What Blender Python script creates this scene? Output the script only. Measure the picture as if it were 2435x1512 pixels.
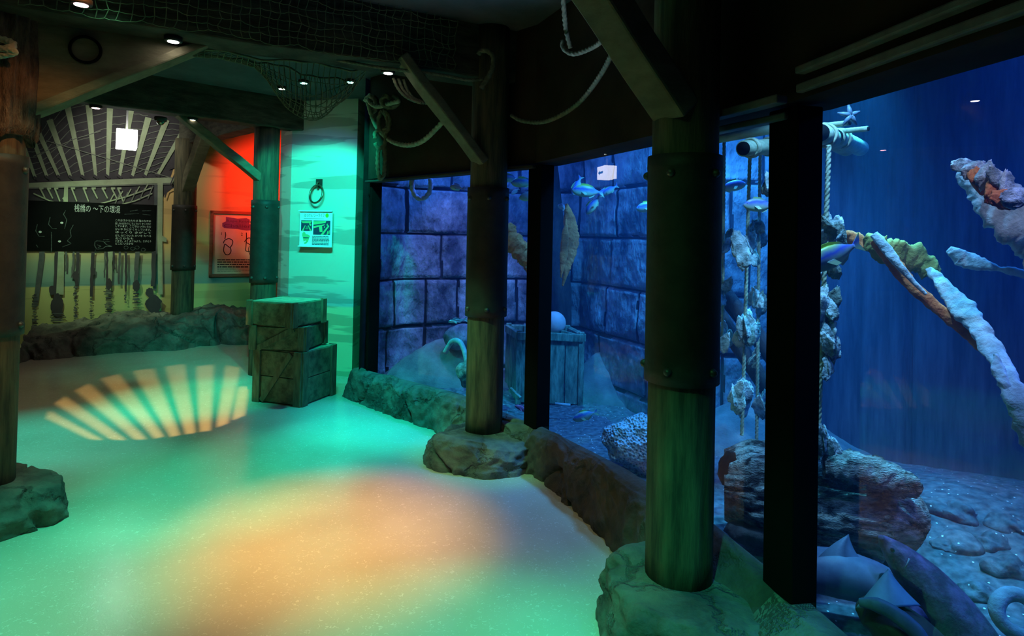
import bpy, math, random
from mathutils import Vector, Matrix, Euler, noise
random.seed(7)
for o in list(bpy.data.objects): bpy.data.objects.remove(o)
SC = bpy.context.scene
C = SC.collection
V = Vector
PI = math.pi

# ------------------------------------------------------------------ camera
FPX, CX, CY, W, H = 1450.0, 1217.5, 540.0, 2435.0, 1512.0
CAM = V((0, 0, 1.5))
cd = bpy.data.cameras.new('camera'); cam = bpy.data.objects.new('camera', cd); C.objects.link(cam)
cd.sensor_fit = 'HORIZONTAL'; cd.sensor_width = 36.0; cd.lens = FPX / W * 36.0
cd.shift_y = -(H / 2 - CY) / W
cd.clip_start = 0.02; cd.clip_end = 60
MC = Matrix.Rotation(math.radians(90.8), 3, 'X') @ Matrix.Rotation(math.radians(1.15), 3, 'Z')
cam.matrix_world = Matrix.Translation(CAM) @ MC.to_4x4()
SC.camera = cam

# ------------------------------------------------------------------ world and exposure
wd = bpy.data.worlds.new('world'); SC.world = wd; wd.use_nodes = True
wd.node_tree.nodes['Background'].inputs[0].default_value = (0.02, 0.03, 0.03, 1)
wd.node_tree.nodes['Background'].inputs[1].default_value = 0.02
SC.view_settings.view_transform = 'Standard'; SC.view_settings.look = 'None'
SC.view_settings.exposure = 0.0; SC.view_settings.gamma = 1.0
SC.view_settings.use_curve_mapping = False
SC.cycles.use_denoising = True
SC.cycles.max_bounces = 6; SC.cycles.diffuse_bounces = 3; SC.cycles.glossy_bounces = 3
SC.cycles.transparent_max_bounces = 12; SC.cycles.transmission_bounces = 4
SC.cycles.sample_clamp_indirect = 3.0
SC.cycles.caustics_reflective = False; SC.cycles.caustics_refractive = False

def ray(px, py):
    d = MC @ V(((px - CX) / FPX, -(py - CY) / FPX, -1.0))
    return d / d.y
def D(px, py, depth): return CAM + ray(px, py) * depth           # a point at that distance along the room
def Zp(px, py, z):                                                # a point at that height
    r = ray(px, py); return CAM + r * ((z - CAM.z) / r.z)
def onplane(px, py, p0, n, off=0.0):
    r = ray(px, py); t = (p0 - CAM).dot(n) / r.dot(n); return CAM + r * t + n * off

# ------------------------------------------------------------------ lamps
def spot(name, loc, target, col, power, angle, blend=0.8, size=0.03, spec=1.0):
    l = bpy.data.lights.new(name, 'SPOT'); l.color = col; l.energy = power
    l.spot_size = math.radians(angle); l.spot_blend = blend; l.shadow_soft_size = size
    l.specular_factor = spec
    o = bpy.data.objects.new(name, l); C.objects.link(o); o.location = loc
    o.rotation_euler = (V(target) - V(loc)).to_track_quat('-Z', 'Y').to_euler(); return o
def area(name, loc, target, col, power, sx, sy):
    l = bpy.data.lights.new(name, 'AREA'); l.shape = 'RECTANGLE'; l.size = sx; l.size_y = sy
    l.color = col; l.energy = power
    o = bpy.data.objects.new(name, l); C.objects.link(o); o.location = loc
    o.rotation_euler = (V(target) - V(loc)).to_track_quat('-Z', 'Y').to_euler(); return o
WDENS = 0.06
GREEN = (0.0, 1.0, 0.52); TEAL = (0.0, 0.85, 0.75); WARM = (1.0, 0.5, 0.17); REDL = (1.0, 0.03, 0.015)
BLUE = (0.01, 0.16, 1.0); CYAN = (0.02, 0.42, 1.0); VIOL = (0.16, 0.12, 1.0); NEUT = (0.8, 0.9, 0.6)
def fspot(px, py, col, power, ang, h=2.85, dx=0, dy=0, blend=1.0, size=.05, spec=.5):
    t = Zp(px, py, 0); return spot('ceiling_lamp', (t.x + dx, t.y + dy, h), t, col, power, ang, blend, size, spec)
GREEN = (0.0, 1.0, 0.68); WARM = (1.0, .56, .17)
fspot(800, 1265, WARM, 430, 38, dx=.1, dy=.1)
fspot(1060, 1300, (1, .68, .38), 36, 60); fspot(560, 1400, (1, .6, .3), 70, 54)
fspot(480, 1150, GREEN, 330, 38, dy=-.95); fspot(90, 1050, TEAL, 330, 42); fspot(450, 950, GREEN, 440, 34, dy=-.7); fspot(850, 1050, TEAL, 330, 32)
fspot(330, 870, TEAL, 40, 40, dy=-.9); fspot(760, 980, TEAL, 130, 40); fspot(-20, 1440, GREEN, 300, 38); fspot(1050, 1580, GREEN, 240, 32)
fspot(1350, 1560, GREEN, 80, 36); spot('ceiling_lamp', (-.15, .75, 2.8), V((.62, 2.1, .15)), (.04, 1, .55), 230, 28, 1, .05); fspot(200, 1300, (.3, 1, .65), 45, 80)
spot('pillar_lamp', (-1.35, 4.35, 2.84), V((-2.1, 6.4, 1.2)), GREEN, 210, 57, .3, .03, .3)
spot('pillar_lamp', (-1.95, 4.55, 2.84), V((-2.1, 6.45, 1.22)), (0, .95, .7), 165, 60, .3, .03, .3)
spot('pillar_lamp', (-1.75, 4.5, 2.84), V((-2.1, 6.45, 1.35)), (.1, .3, 1), 60, 64, .5, .03, .3)
spot('wall_lamp', (-3.2, 7.95, 2.6), V((-3.62, 9.2, 2.15)), REDL, 230, 80, 1, .05, .0)
spot('wall_lamp', (-4.9, 7.2, 3.1), V((-5.1, 8.4, 2.3)), (.75, .8, .7), 75, 104, 1, .05, .1)
spot('wall_lamp', (-3.6, 7.6, 3.1), V((-4.0, 9.05, 1.35)), (1, .48, .24), 240, 70, 1, .05, .1)
spot('wall_lamp', (-5.6, 6.6, 2.9), V((-5.4, 8.2, .9)), (.5, .85, .5), 200, 52, 1, .05, .1)
spot('ledge_lamp', (-1.5, 4.2, 2.5), V((-.9, 5.0, .2)), TEAL, 260, 46, .8, .04)
spot('pole_and_fill_lamp', (-.6, 1.0, 2.7), V((.66, 2.36, .6)), (0.1, 1, .3), 22, 60, 1, .05)
spot('pole_and_fill_lamp', (-1.4, 2.2, 2.8), V((-2.6, 3.1, 1.5)), (1, .4, .12), 70, 50, 1, .05)
spot('pole_and_fill_lamp', (-1.2, 3.0, 2.7), V((-.2, 4.1, .3)), (.2, 1, .5), 240, 26, 1, .05)
area('ambient_fill', (-1.5, 1.5, 2.86), V((-1.5, 1.6, 0)), (.7, .9, .6), 4, 3, 3)  # unseen fill light added for the general dim ambience
# tank lamps over the bed, with added spots among them
spot('tank_spot', (1.32, 2.30, 2.92), V((1.5, 3.0, .9)), (.16, .52, 1), 330, 56, 1, .03)  # added spot that brightens the oyster ropes and raft
area('tank_lamp', (-0.3, 5.5, 2.9), V((-0.3, 6.0, 1)), (.04, .20, 1), 42, .8, .4)
spot('tank_lamp', (1.35, 4.0, 2.95), V((1.25, 4.75, .6)), (.035, .33, 1), 650, 104, 1, .2)
spot('tank_lamp', (2.3, 2.9, 2.95), V((2.5, 3.2, .3)), (.02, .22, 1), 100, 100, 1, .2)
area('tank_lamp', (3.6, 1.8, 2.9), V((3.9, 2.3, .3)), (.01, .12, 1), 42, .8, .8)
spot('tank_spot', (1.75, 3.1, 2.72), V((1.65, 2.9, .3)), (.06, .6, 1), 380, 50, 1, .04)
spot('tank_spot', (1.7, 1.6, 2.8), V((1.5, 1.9, .2)), (.06, .22, 1), 110, 60, 1, .04)
spot('tank_spot', (-.2, 5.2, 2.8), V((-.5, 6.2, .9)), (.3, .38, 1), 160, 50, 1, .04)
spot('tank_spot', (3.0, 2.6, 2.2), V((1.8, 2.1, .3)), (.06, .22, 1), 100, 44, 1, .04)  # added rim light for the sharks, hung inside the water
spot('tank_spot', (1.6, 1.5, 2.85), V((2.2, 2.4, 1.3)), (.55, .62, 1), 60, 50, 1, .04)
spot('pole_and_fill_lamp', (.1, 3.3, 1.9), V((-.25, 2.7, 2.9)), (.35, .6, 1), 30, 120, 1, .1, 0)  # added blue uplight standing in for tank spill on the ceiling


# ------------------------------------------------------------------ mesh kit
class MB:
    def __init__(s): s.v = []; s.f = []; s.m = []; s.sm = []
    def add(s, vs, fs, mi=0, smooth=False):
        b = len(s.v); s.v += [V(p) for p in vs]
        for f in fs: s.f.append([i + b for i in f]); s.m.append(mi); s.sm.append(smooth)
        return s
    def box(s, c, size, R=None, mi=0, taper=1.0):
        R = R or Matrix.Identity(3); c = V(c); hx, hy, hz = [a / 2 for a in size]; vs = []
        for z, k in ((-hz, 1), (hz, taper)):
            for x, y in ((-hx, -hy), (hx, -hy), (hx, hy), (-hx, hy)): vs.append(c + R @ V((x * k, y * k, z)))
        return s.add(vs, [(3, 2, 1, 0), (4, 5, 6, 7), (0, 1, 5, 4), (1, 2, 6, 5), (2, 3, 7, 6), (3, 0, 4, 7)], mi)
    def beam(s, a, b, w, h, up=(0, 0, 1), mi=0, n=1, jit=0.0):      # bar from a to b: w sideways, h along up
        a, b = V(a), V(b); d = (b - a).normalized(); u = V(up); sd = d.cross(u).normalized(); u = sd.cross(d).normalized()
        vs = []
        for i in range(n + 1):
            p = a.lerp(b, i / n)
            for x, y in ((-1, -1), (1, -1), (1, 1), (-1, 1)):
                q = p + sd * x * w / 2 + u * y * h / 2
                if jit: q += noise.noise_vector(q * 3.1) * jit
                vs.append(q)
        fs = [(0, 1, 2, 3), tuple(4 * n + k for k in (3, 2, 1, 0))]
        for i in range(n):
            for k in range(4): fs.append((4 * i + k, 4 * i + 4 + k, 4 * i + 4 + (k + 1) % 4, 4 * i + (k + 1) % 4))
        return s.add(vs, fs, mi)
    def tube(s, path, rad, seg=12, mi=0, caps=True, fn=None, flat=1.0):
        path = [V(p) for p in path]; n = len(path)
        if not hasattr(rad, '__len__'): rad = [rad] * n
        t0 = (path[1] - path[0]).normalized(); ref = V((0, 0, 1)) if abs(t0.z) < 0.9 else V((1, 0, 0))
        u = t0.cross(ref).normalized(); vs = []; L = 0
        for i, p in enumerate(path):
            t = (path[min(i + 1, n - 1)] - path[max(i - 1, 0)]).normalized()
            u = (u - t * u.dot(t)).normalized(); w = t.cross(u)
            if i: L += (p - path[i - 1]).length
            for k in range(seg):
                a = 2 * PI * k / seg; r = rad[i] * (fn(a, L, i) if fn else 1)
                vs.append(p + (u * math.cos(a) + w * math.sin(a) * flat) * r)
        fs = []
        for i in range(n - 1):
            for k in range(seg):
                k2 = (k + 1) % seg; fs.append((i * seg + k, i * seg + k2, (i + 1) * seg + k2, (i + 1) * seg + k))
        if caps: fs += [tuple(range(seg))[::-1], tuple(range((n - 1) * seg, n * seg))]
        return s.add(vs, fs, mi, True)
    def lathe(s, c, prof, seg=24, mi=0, R=None, fn=None):           # prof: (radius, height)
        c = V(c); R = R or Matrix.Identity(3); vs = []
        for j, (r, z) in enumerate(prof):
            for k in range(seg):
                a = 2 * PI * k / seg; rr = r * (fn(a, z) if fn else 1)
                vs.append(c + R @ V((rr * math.cos(a), rr * math.sin(a), z)))
        fs = []
        for j in range(len(prof) - 1):
            for k in range(seg):
                k2 = (k + 1) % seg; fs.append((j * seg + k, j * seg + k2, (j + 1) * seg + k2, (j + 1) * seg + k))
        fs += [tuple(range(seg))[::-1], tuple(range((len(prof) - 1) * seg, len(prof) * seg))]
        return s.add(vs, fs, mi, True)
    def grid(s, fn, nu, nv, mi=0, smooth=True):
        vs = [fn(i / nu, j / nv) for j in range(nv + 1) for i in range(nu + 1)]
        fs = [(j * (nu + 1) + i, j * (nu + 1) + i + 1, (j + 1) * (nu + 1) + i + 1, (j + 1) * (nu + 1) + i) for j in range(nv) for i in range(nu)]
        return s.add(vs, fs, mi, smooth)
    def prism(s, pts, z0, z1, mi=0):
        n = len(pts); vs = [V((p[0], p[1], z0)) for p in pts] + [V((p[0], p[1], z1)) for p in pts]
        fs = [tuple(range(n))[::-1], tuple(range(n, 2 * n))] + [(i, (i + 1) % n, n + (i + 1) % n, n + i) for i in range(n)]
        return s.add(vs, fs, mi)
    def poly(s, pts, mi=0): return s.add(pts, [tuple(range(len(pts)))], mi)
    def ball(s, c, r, seg=16, rings=10, mi=0, fn=None, R=None):
        c = V(c); R = R or Matrix.Identity(3); r = V(r) if hasattr(r, '__len__') else V((r, r, r)); vs = [c + R @ V((0, 0, -r.z))]
        for j in range(1, rings):
            p = -PI / 2 + PI * j / rings
            for k in range(seg):
                a = 2 * PI * k / seg; d = V((math.cos(p) * math.cos(a), math.cos(p) * math.sin(a), math.sin(p)))
                vs.append(c + R @ V((d.x * r.x, d.y * r.y, d.z * r.z)) * (fn(d) if fn else 1))
        vs.append(c + R @ V((0, 0, r.z))); fs = [(0, 1 + (k + 1) % seg, 1 + k) for k in range(seg)]
        for j in range(rings - 2):
            for k in range(seg):
                a = 1 + j * seg + k; b = 1 + j * seg + (k + 1) % seg; fs.append((a, b, b + seg, a + seg))
        t = len(vs) - 1; o = 1 + (rings - 2) * seg
        fs += [(o + k, o + (k + 1) % seg, t) for k in range(seg)]
        return s.add(vs, fs, mi, True)
    def build(s, name, mats, parent=None, label=None, cat=None, group=None, kind=None, fix=True):
        if not isinstance(mats, (list, tuple)): mats = [mats]
        loc = V((0, 0, 0)); vs = s.v
        if parent is not None: Mi = WM(parent).inverted(); vs = [Mi @ p for p in vs]
        elif kind != 'structure' and vs:
            xs = [p.x for p in vs]; ys = [p.y for p in vs]; zs = [p.z for p in vs]
            loc = V(((min(xs) + max(xs)) / 2, (min(ys) + max(ys)) / 2, min(zs))); vs = [p - loc for p in vs]
        me = bpy.data.meshes.new(name); me.from_pydata([tuple(p) for p in vs], [], s.f)
        for m in mats: me.materials.append(m)
        me.polygons.foreach_set('material_index', s.m); me.polygons.foreach_set('use_smooth', s.sm)
        me.update()
        if fix:
            import bmesh
            bm = bmesh.new(); bm.from_mesh(me); bmesh.ops.recalc_face_normals(bm, faces=bm.faces); bm.to_mesh(me); bm.free()
        o = bpy.data.objects.new(name, me); C.objects.link(o); o.location = loc; o.parent = parent
        return tag(o, label, cat, group, kind)
def WM(o):
    m = Matrix.Translation(o.location) @ o.rotation_euler.to_matrix().to_4x4()
    m = m @ Matrix.Diagonal((*o.scale, 1))
    return WM(o.parent) @ m if o.parent else m
def tag(o, label=None, cat=None, group=None, kind=None):
    if label: o['label'] = label
    if cat: o['category'] = cat
    if group: o['group'] = group
    if kind: o['kind'] = kind
    return o
def thing(name, loc, label, cat, group=None, rot=(0, 0, 0)):
    o = bpy.data.objects.new(name, None); C.objects.link(o); o.location = loc; o.rotation_euler = rot
    o.empty_display_size = 0.1
    return tag(o, label, cat, group)
def dup(o, parent=None):
    c = o.copy(); C.objects.link(c); c.parent = parent
    for ch in [x for x in C.objects if x.parent == o]: dup(ch, c)
    return c
def bevel(o, w=0.006, seg=2):
    m = o.modifiers.new('b', 'BEVEL'); m.width = w; m.segments = seg; m.limit_method = 'ANGLE'; m.angle_limit = math.radians(40); return o
def spline(pts, n=8):                                               # Catmull-Rom
    pts = [V(p) for p in pts]; out = []
    P = [pts[0] * 2 - pts[1]] + pts + [pts[-1] * 2 - pts[-2]]
    for i in range(1, len(P) - 2):
        a, b, c, d = P[i - 1], P[i], P[i + 1], P[i + 2]
        for k in range(n):
            t = k / n; out.append(0.5 * ((2 * b) + (c - a) * t + (2 * a - 5 * b + 4 * c - d) * t * t + (3 * b - a - 3 * c + d) * t ** 3))
    out.append(pts[-1]); return out
def text_poly(txt, size):                                           # filled letter outlines as (verts, faces), baseline left at 0,0
    cu = bpy.data.curves.new('t', 'FONT'); cu.body = txt; cu.size = size; cu.resolution_u = 2
    o = bpy.data.objects.new('t', cu); C.objects.link(o)
    dg = bpy.context.evaluated_depsgraph_get(); me = o.evaluated_get(dg).to_mesh()
    r = ([v.co.copy() for v in me.vertices], [tuple(p.vertices) for p in me.polygons])
    o.evaluated_get(dg).to_mesh_clear(); bpy.data.objects.remove(o); bpy.data.curves.remove(cu)
    return r
def put_text(mb, txt, size, o, ux, uy, mi=0, width=None):
    vs, fs = text_poly(txt, size)
    if not vs: return
    sx = 1.0
    if width: sx = width / max(v.x for v in vs)
    mb.add([o + ux * v.x * sx + uy * v.y for v in vs], fs, mi)

# ------------------------------------------------------------------ materials
def lin(c): return tuple((x / 12.92 if x <= 0.04045 else ((x + 0.055) / 1.055) ** 2.4) for x in [y / 255 for y in c]) + (1.0,)
def nt(name):
    m = bpy.data.materials.new(name); m.use_nodes = True; t = m.node_tree; return m, t, t.nodes, t.links, t.nodes['Principled BSDF']
def mk(name, c1, c2=None, scale=6, rough=0.7, bump=0.2, stretch=(1, 1, 1), metal=0.0, spec=0.4, lo=0.35, hi=0.65, crack=0.0, cscale=3, fine=40, fineb=0.15, bdist=0.02):
    m, t, N, L, P = nt(name); c2 = c2 or c1
    tc = N.new('ShaderNodeTexCoord'); mp = N.new('ShaderNodeMapping'); mp.inputs['Scale'].default_value = stretch
    L.new(tc.outputs['Object'], mp.inputs['Vector'])
    nz = N.new('ShaderNodeTexNoise'); nz.inputs['Scale'].default_value = scale; nz.inputs['Detail'].default_value = 6; nz.inputs['Roughness'].default_value = 0.62
    L.new(mp.outputs[0], nz.inputs['Vector'])
    rp = N.new('ShaderNodeValToRGB'); rp.color_ramp.elements[0].position = lo; rp.color_ramp.elements[1].position = hi
    rp.color_ramp.elements[0].color = lin(c1); rp.color_ramp.elements[1].color = lin(c2)
    L.new(nz.outputs['Fac'], rp.inputs[0]); col = rp.outputs[0]; h = nz.outputs['Fac']
    n2 = N.new('ShaderNodeTexNoise'); n2.inputs['Scale'].default_value = fine; n2.inputs['Detail'].default_value = 3
    L.new(mp.outputs[0], n2.inputs['Vector'])
    ad = N.new('ShaderNodeMath'); ad.operation = 'MULTIPLY_ADD'; ad.inputs[1].default_value = fineb; L.new(n2.outputs['Fac'], ad.inputs[0]); L.new(h, ad.inputs[2]); h = ad.outputs[0]
    if crack:
        vo = N.new('ShaderNodeTexVoronoi'); vo.feature = 'DISTANCE_TO_EDGE'; vo.inputs['Scale'].default_value = cscale
        wv = N.new('ShaderNodeMixRGB'); wv.blend_type = 'ADD'; wv.inputs[0].default_value = 0.4
        L.new(mp.outputs[0], wv.inputs[1]); L.new(nz.outputs['Color'], wv.inputs[2]); L.new(wv.outputs[0], vo.inputs['Vector'])
        mr = N.new('ShaderNodeMapRange'); mr.inputs[1].default_value = 0.0; mr.inputs[2].default_value = 0.035; L.new(vo.outputs['Distance'], mr.inputs[0])
        mx = N.new('ShaderNodeMixRGB'); mx.blend_type = 'MULTIPLY'; mx.inputs[0].default_value = crack * 0.8
        L.new(col, mx.inputs[1]); L.new(mr.outputs[0], mx.inputs[2]); col = mx.outputs[0]
        a2 = N.new('ShaderNodeMath'); a2.operation = 'MULTIPLY_ADD'; a2.inputs[1].default_value = crack; L.new(mr.outputs[0], a2.inputs[0]); L.new(h, a2.inputs[2]); h = a2.outputs[0]
    L.new(col, P.inputs['Base Color'])
    P.inputs['Roughness'].default_value = rough; P.inputs['Metallic'].default_value = metal
    P.inputs['Specular IOR Level'].default_value = spec
    if bump:
        b = N.new('ShaderNodeBump'); b.inputs['Strength'].default_value = bump; b.inputs['Distance'].default_value = bdist
        L.new(h, b.inputs['Height']); L.new(b.outputs[0], P.inputs['Normal'])
    return m
def emis(name, col, st):
    m, t, N, L, P = nt(name); P.inputs['Base Color'].default_value = (*col, 1); P.inputs['Emission Color'].default_value = (*col, 1)
    P.inputs['Emission Strength'].default_value = st; return m
M = {}
M['post'] = mk('post wood', (52, 50, 38), (98, 88, 64), 5, 0.75, 0.35, (6, 6, 0.6), spec=0.3)
M['post_top'] = mk('old timber', (92, 84, 62), (120, 110, 84), 5, 0.85, 0.3, (3, 3, 0.8), spec=0.2)
M['bark'] = mk('ragged bark', (52, 42, 34), (112, 92, 74), 9, 0.95, 1.0, (3, 3, 0.8), fine=60, fineb=0.5, bdist=0.03)
M['iron'] = mk('painted iron band', (40, 34, 28), (54, 46, 38), 14, 0.6, 0.25, spec=0.35)
M['bolt'] = mk('dark bolt', (60, 56, 50), (80, 76, 68), 20, 0.4, 0.2, metal=0.3)
M['beam'] = mk('ceiling beam timber', (46, 44, 36), (78, 74, 62), 4, 0.85, 0.5, (1.2, 1.2, 5), spec=0.2)
M['brace'] = mk('brace timber', (92, 86, 66), (118, 110, 86), 5, 0.85, 0.3, (1, 1, 3), spec=0.2)
M['ceil'] = mk('dark ceiling plaster', (66, 70, 72), (84, 88, 90), 2.5, 0.95, 0.3, spec=0.1)
M['fascia'] = mk('dark brown plaster', (46, 36, 30), (62, 50, 40), 3, 0.9, 0.3, spec=0.1)
M['trim'] = mk('grey trim paint', (96, 96, 92), (120, 120, 114), 12, 0.6, 0.2)
M['black'] = mk('black rubber', (9, 8, 7), (13, 12, 10), 12, 0.85, 0.05, spec=0.08)
M['jamb'] = mk('dark jamb', (48, 46, 44), (66, 62, 58), 5, 0.8, 0.3, spec=0.1)
M['rock'] = mk('grey concrete rock', (70, 68, 60), (122, 116, 102), 4, 0.8, 0.9, crack=0.35, cscale=1.7, fine=30, fineb=0.35, bdist=0.03)
M['rock_dark'] = mk('brown concrete rock', (66, 54, 46), (96, 82, 70), 3.5, 0.8, 0.8, crack=0.25, cscale=1.2, fine=30, fineb=0.3, bdist=0.03)
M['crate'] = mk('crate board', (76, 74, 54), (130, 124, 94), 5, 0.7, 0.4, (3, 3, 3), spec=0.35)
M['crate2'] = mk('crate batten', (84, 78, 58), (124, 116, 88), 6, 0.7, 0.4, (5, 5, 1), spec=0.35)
M['lid'] = mk('lit crate lid board', (130, 132, 108), (168, 168, 140), 5, 0.6, 0.3, (3, 3, 3))  # crate board lightened to paint in the light falling on the lids
M['rope'] = mk('hemp rope', (150, 148, 124), (190, 186, 160), 30, 0.9, 0.4, spec=0.1)
M['rope_d'] = mk('old grey rope', (96, 94, 76), (130, 126, 104), 30, 0.9, 0.4, spec=0.1)
M['net'] = mk('net cord', (84, 96, 72), (112, 120, 92), 30, 0.9, 0.2, spec=0.1)
M['ring'] = mk('tarnished brass ring', (90, 80, 60), (150, 138, 110), 16, 0.28, 0.1, metal=0.85)
M['chalkboard'] = mk('blackboard', (7, 8, 8), (11, 12, 12), 9, 0.8, 0.05, spec=0.08)
M['chalk'] = mk('chalk', (150, 158, 150), (215, 220, 210), 60, 0.95, 0.1, lo=0.45, hi=0.6)
M['chalk_dim'] = mk('faint chalk', (36, 44, 42), (78, 88, 84), 30, 0.95, 0.1, lo=0.4, hi=0.65)
M['frame'] = mk('dark red wood frame', (120, 70, 44), (150, 92, 60), 8, 0.5, 0.2, (1, 1, 4))
M['paper'] = mk('poster sheet', (226, 200, 160), (236, 212, 176), 4, 0.7, 0.0)
M['ink'] = mk('dark ink', (44, 22, 20), (58, 30, 26), 20, 0.7, 0.0)
M['purple'] = mk('purple print', (120, 70, 120), (136, 84, 132), 10, 0.7, 0.0)
M['purple_d'] = mk('dark purple print', (84, 44, 86), (92, 50, 92), 10, 0.7, 0.0)
M['white'] = mk('white panel', (236, 240, 238), (244, 246, 244), 4, 0.4, 0.0)
M['print'] = mk('dark blue print', (22, 56, 84), (30, 64, 92), 20, 0.6, 0.0)
M['photo'] = mk('photo print', (10, 40, 44), (190, 206, 200), 22, 0.5, 0.0, (2.5, 1, 1), lo=0.44, hi=0.58)
M['leafgreen'] = mk('light green print', (110, 196, 130), (120, 206, 140), 8, 0.6, 0.0)
M['badge'] = mk('yellow green badge', (120, 190, 40), (130, 200, 50), 8, 0.6, 0.0)
M['lens'] = emis('lit white lens', (1.0, 0.97, 0.92), 30)
M['lens_g'] = emis('lit green lens', (0.25, 1.0, 0.85), 30)
M['lens_r'] = emis('lit pink lens', (1.0, 0.45, 0.5), 30)
M['signwhite'] = emis('backlit sign face', (1.0, 1.0, 0.98), 11)
M['signgreen'] = emis('backlit green', (0.0, 0.5, 0.12), 1.0)
M['sand'] = mk('pale sand', (84, 92, 96), (128, 134, 134), 5, 0.9, 0.5, fine=80, fineb=0.3)
M['kelp'] = mk('brown encrusted timber', (196, 96, 50), (240, 140, 80), 12, 0.85, 0.7, fine=40, fineb=0.4)
M['kelp_y'] = mk('ochre frond', (128, 120, 56), (170, 158, 84), 12, 0.85, 0.6, fine=40, fineb=0.4)
M['kelp_w'] = mk('pale ragged timber', (150, 164, 172), (200, 210, 214), 14, 0.85, 0.6, fine=40, fineb=0.4)
M['wetlog'] = mk('eroded driftwood', (60, 48, 44), (196, 192, 182), 5, 0.9, 1.0, (1.4, 5, 5), lo=0.42, hi=0.62, fine=40, fineb=0.5, bdist=0.04)
M['pile'] = mk('dark sunken timber', (52, 46, 50), (80, 72, 72), 6, 0.9, 0.6, (4, 4, 1))
M['bamboo'] = mk('pale pole', (150, 156, 130), (184, 188, 160), 6, 0.6, 0.2, (1, 6, 6))
M['shell'] = mk('oyster shell', (120, 128, 128), (214, 220, 222), 22, 0.6, 0.8, lo=0.38, hi=0.6, fine=60, fineb=0.4)
M['shell_d'] = mk('dark oyster shell', (84, 92, 84), (150, 158, 148), 20, 0.7, 0.8, lo=0.38, hi=0.6, fine=60, fineb=0.4)
M['pinkrope'] = mk('pale rope', (176, 160, 172), (214, 196, 206), 30, 0.8, 0.4)
M['mortar'] = mk('shaded mortar joint', (22, 24, 32), (36, 40, 48), 9, 0.95, 0.3)  # mortar darkened so the joints carry painted recess shade
M['coral'] = mk('pitted pale coral', (84, 100, 112), (210, 220, 222), 17, 0.8, 1.0, lo=0.42, hi=0.56, fine=50, fineb=0.3, bdist=0.03)
M['chest'] = mk('algae covered box board', (70, 96, 84), (140, 170, 150), 7, 0.85, 0.6, (4, 4, 1))
M['buoy'] = mk('pink white float', (190, 170, 180), (214, 196, 200), 9, 0.6, 0.2)
M['shark'] = mk('shark skin', (70, 52, 84), (122, 96, 140), 16, 0.6, 0.5, fine=70, lo=.42, hi=.62)
M['shark_pale'] = mk('pale shark skin', (84, 98, 116), (120, 134, 150), 7, 0.5, 0.12)
M['shark_b'] = mk('brown flank shark skin', (64, 52, 42), (92, 76, 60), 7, 0.6, 0.2)
M['shark_fin'] = mk('pale fin skin', (130, 150, 168), (168, 184, 198), 7, 0.6, 0.1)
M['eye'] = mk('black eye', (8, 8, 10), (12, 12, 14), 9, 0.15, 0.0, spec=0.8)
M['pinkfish'] = mk('pink fish skin', (180, 90, 130), (220, 140, 160), 20, 0.5, 0.2)
M['stripefish'] = mk('striped fish skin', (40, 46, 60), (222, 226, 228), 4, 0.5, 0.1, (1, 1, 22), lo=0.46, hi=0.54)

def fish_mat(name, back, belly, mid=None, zc=0.0, zr=0.02):
    m, t, N, L, P = nt(name); tc = N.new('ShaderNodeTexCoord'); sp = N.new('ShaderNodeSeparateXYZ'); L.new(tc.outputs['Object'], sp.inputs[0])
    nz = N.new('ShaderNodeTexNoise'); nz.inputs['Scale'].default_value = 28; L.new(tc.outputs['Object'], nz.inputs['Vector'])
    ad = N.new('ShaderNodeMath'); ad.operation = 'MULTIPLY_ADD'; ad.inputs[1].default_value = 0.02; L.new(nz.outputs['Fac'], ad.inputs[0]); L.new(sp.outputs['Z'], ad.inputs[2])
    mr = N.new('ShaderNodeMapRange'); mr.inputs[1].default_value = zc - zr; mr.inputs[2].default_value = zc + zr + 0.03; L.new(ad.outputs[0], mr.inputs[0])
    rp = N.new('ShaderNodeValToRGB'); e = rp.color_ramp.elements; e[0].color = lin(belly); e[1].color = lin(back); e[0].position = 0.25; e[1].position = 0.62
    if mid: k = rp.color_ramp.elements.new(0.93); k.color = lin(mid)
    L.new(mr.outputs[0], rp.inputs[0]); L.new(rp.outputs[0], P.inputs['Base Color']); P.inputs['Roughness'].default_value = 0.45; return m
M['fish'] = fish_mat('blue backed fish skin', (70, 84, 190), (190, 204, 160), (170, 190, 70), 0.0, 0.03)
M['fish_p'] = fish_mat('pale silver fish skin', (170, 160, 190), (206, 214, 200), None, 0.0, 0.03)

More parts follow.
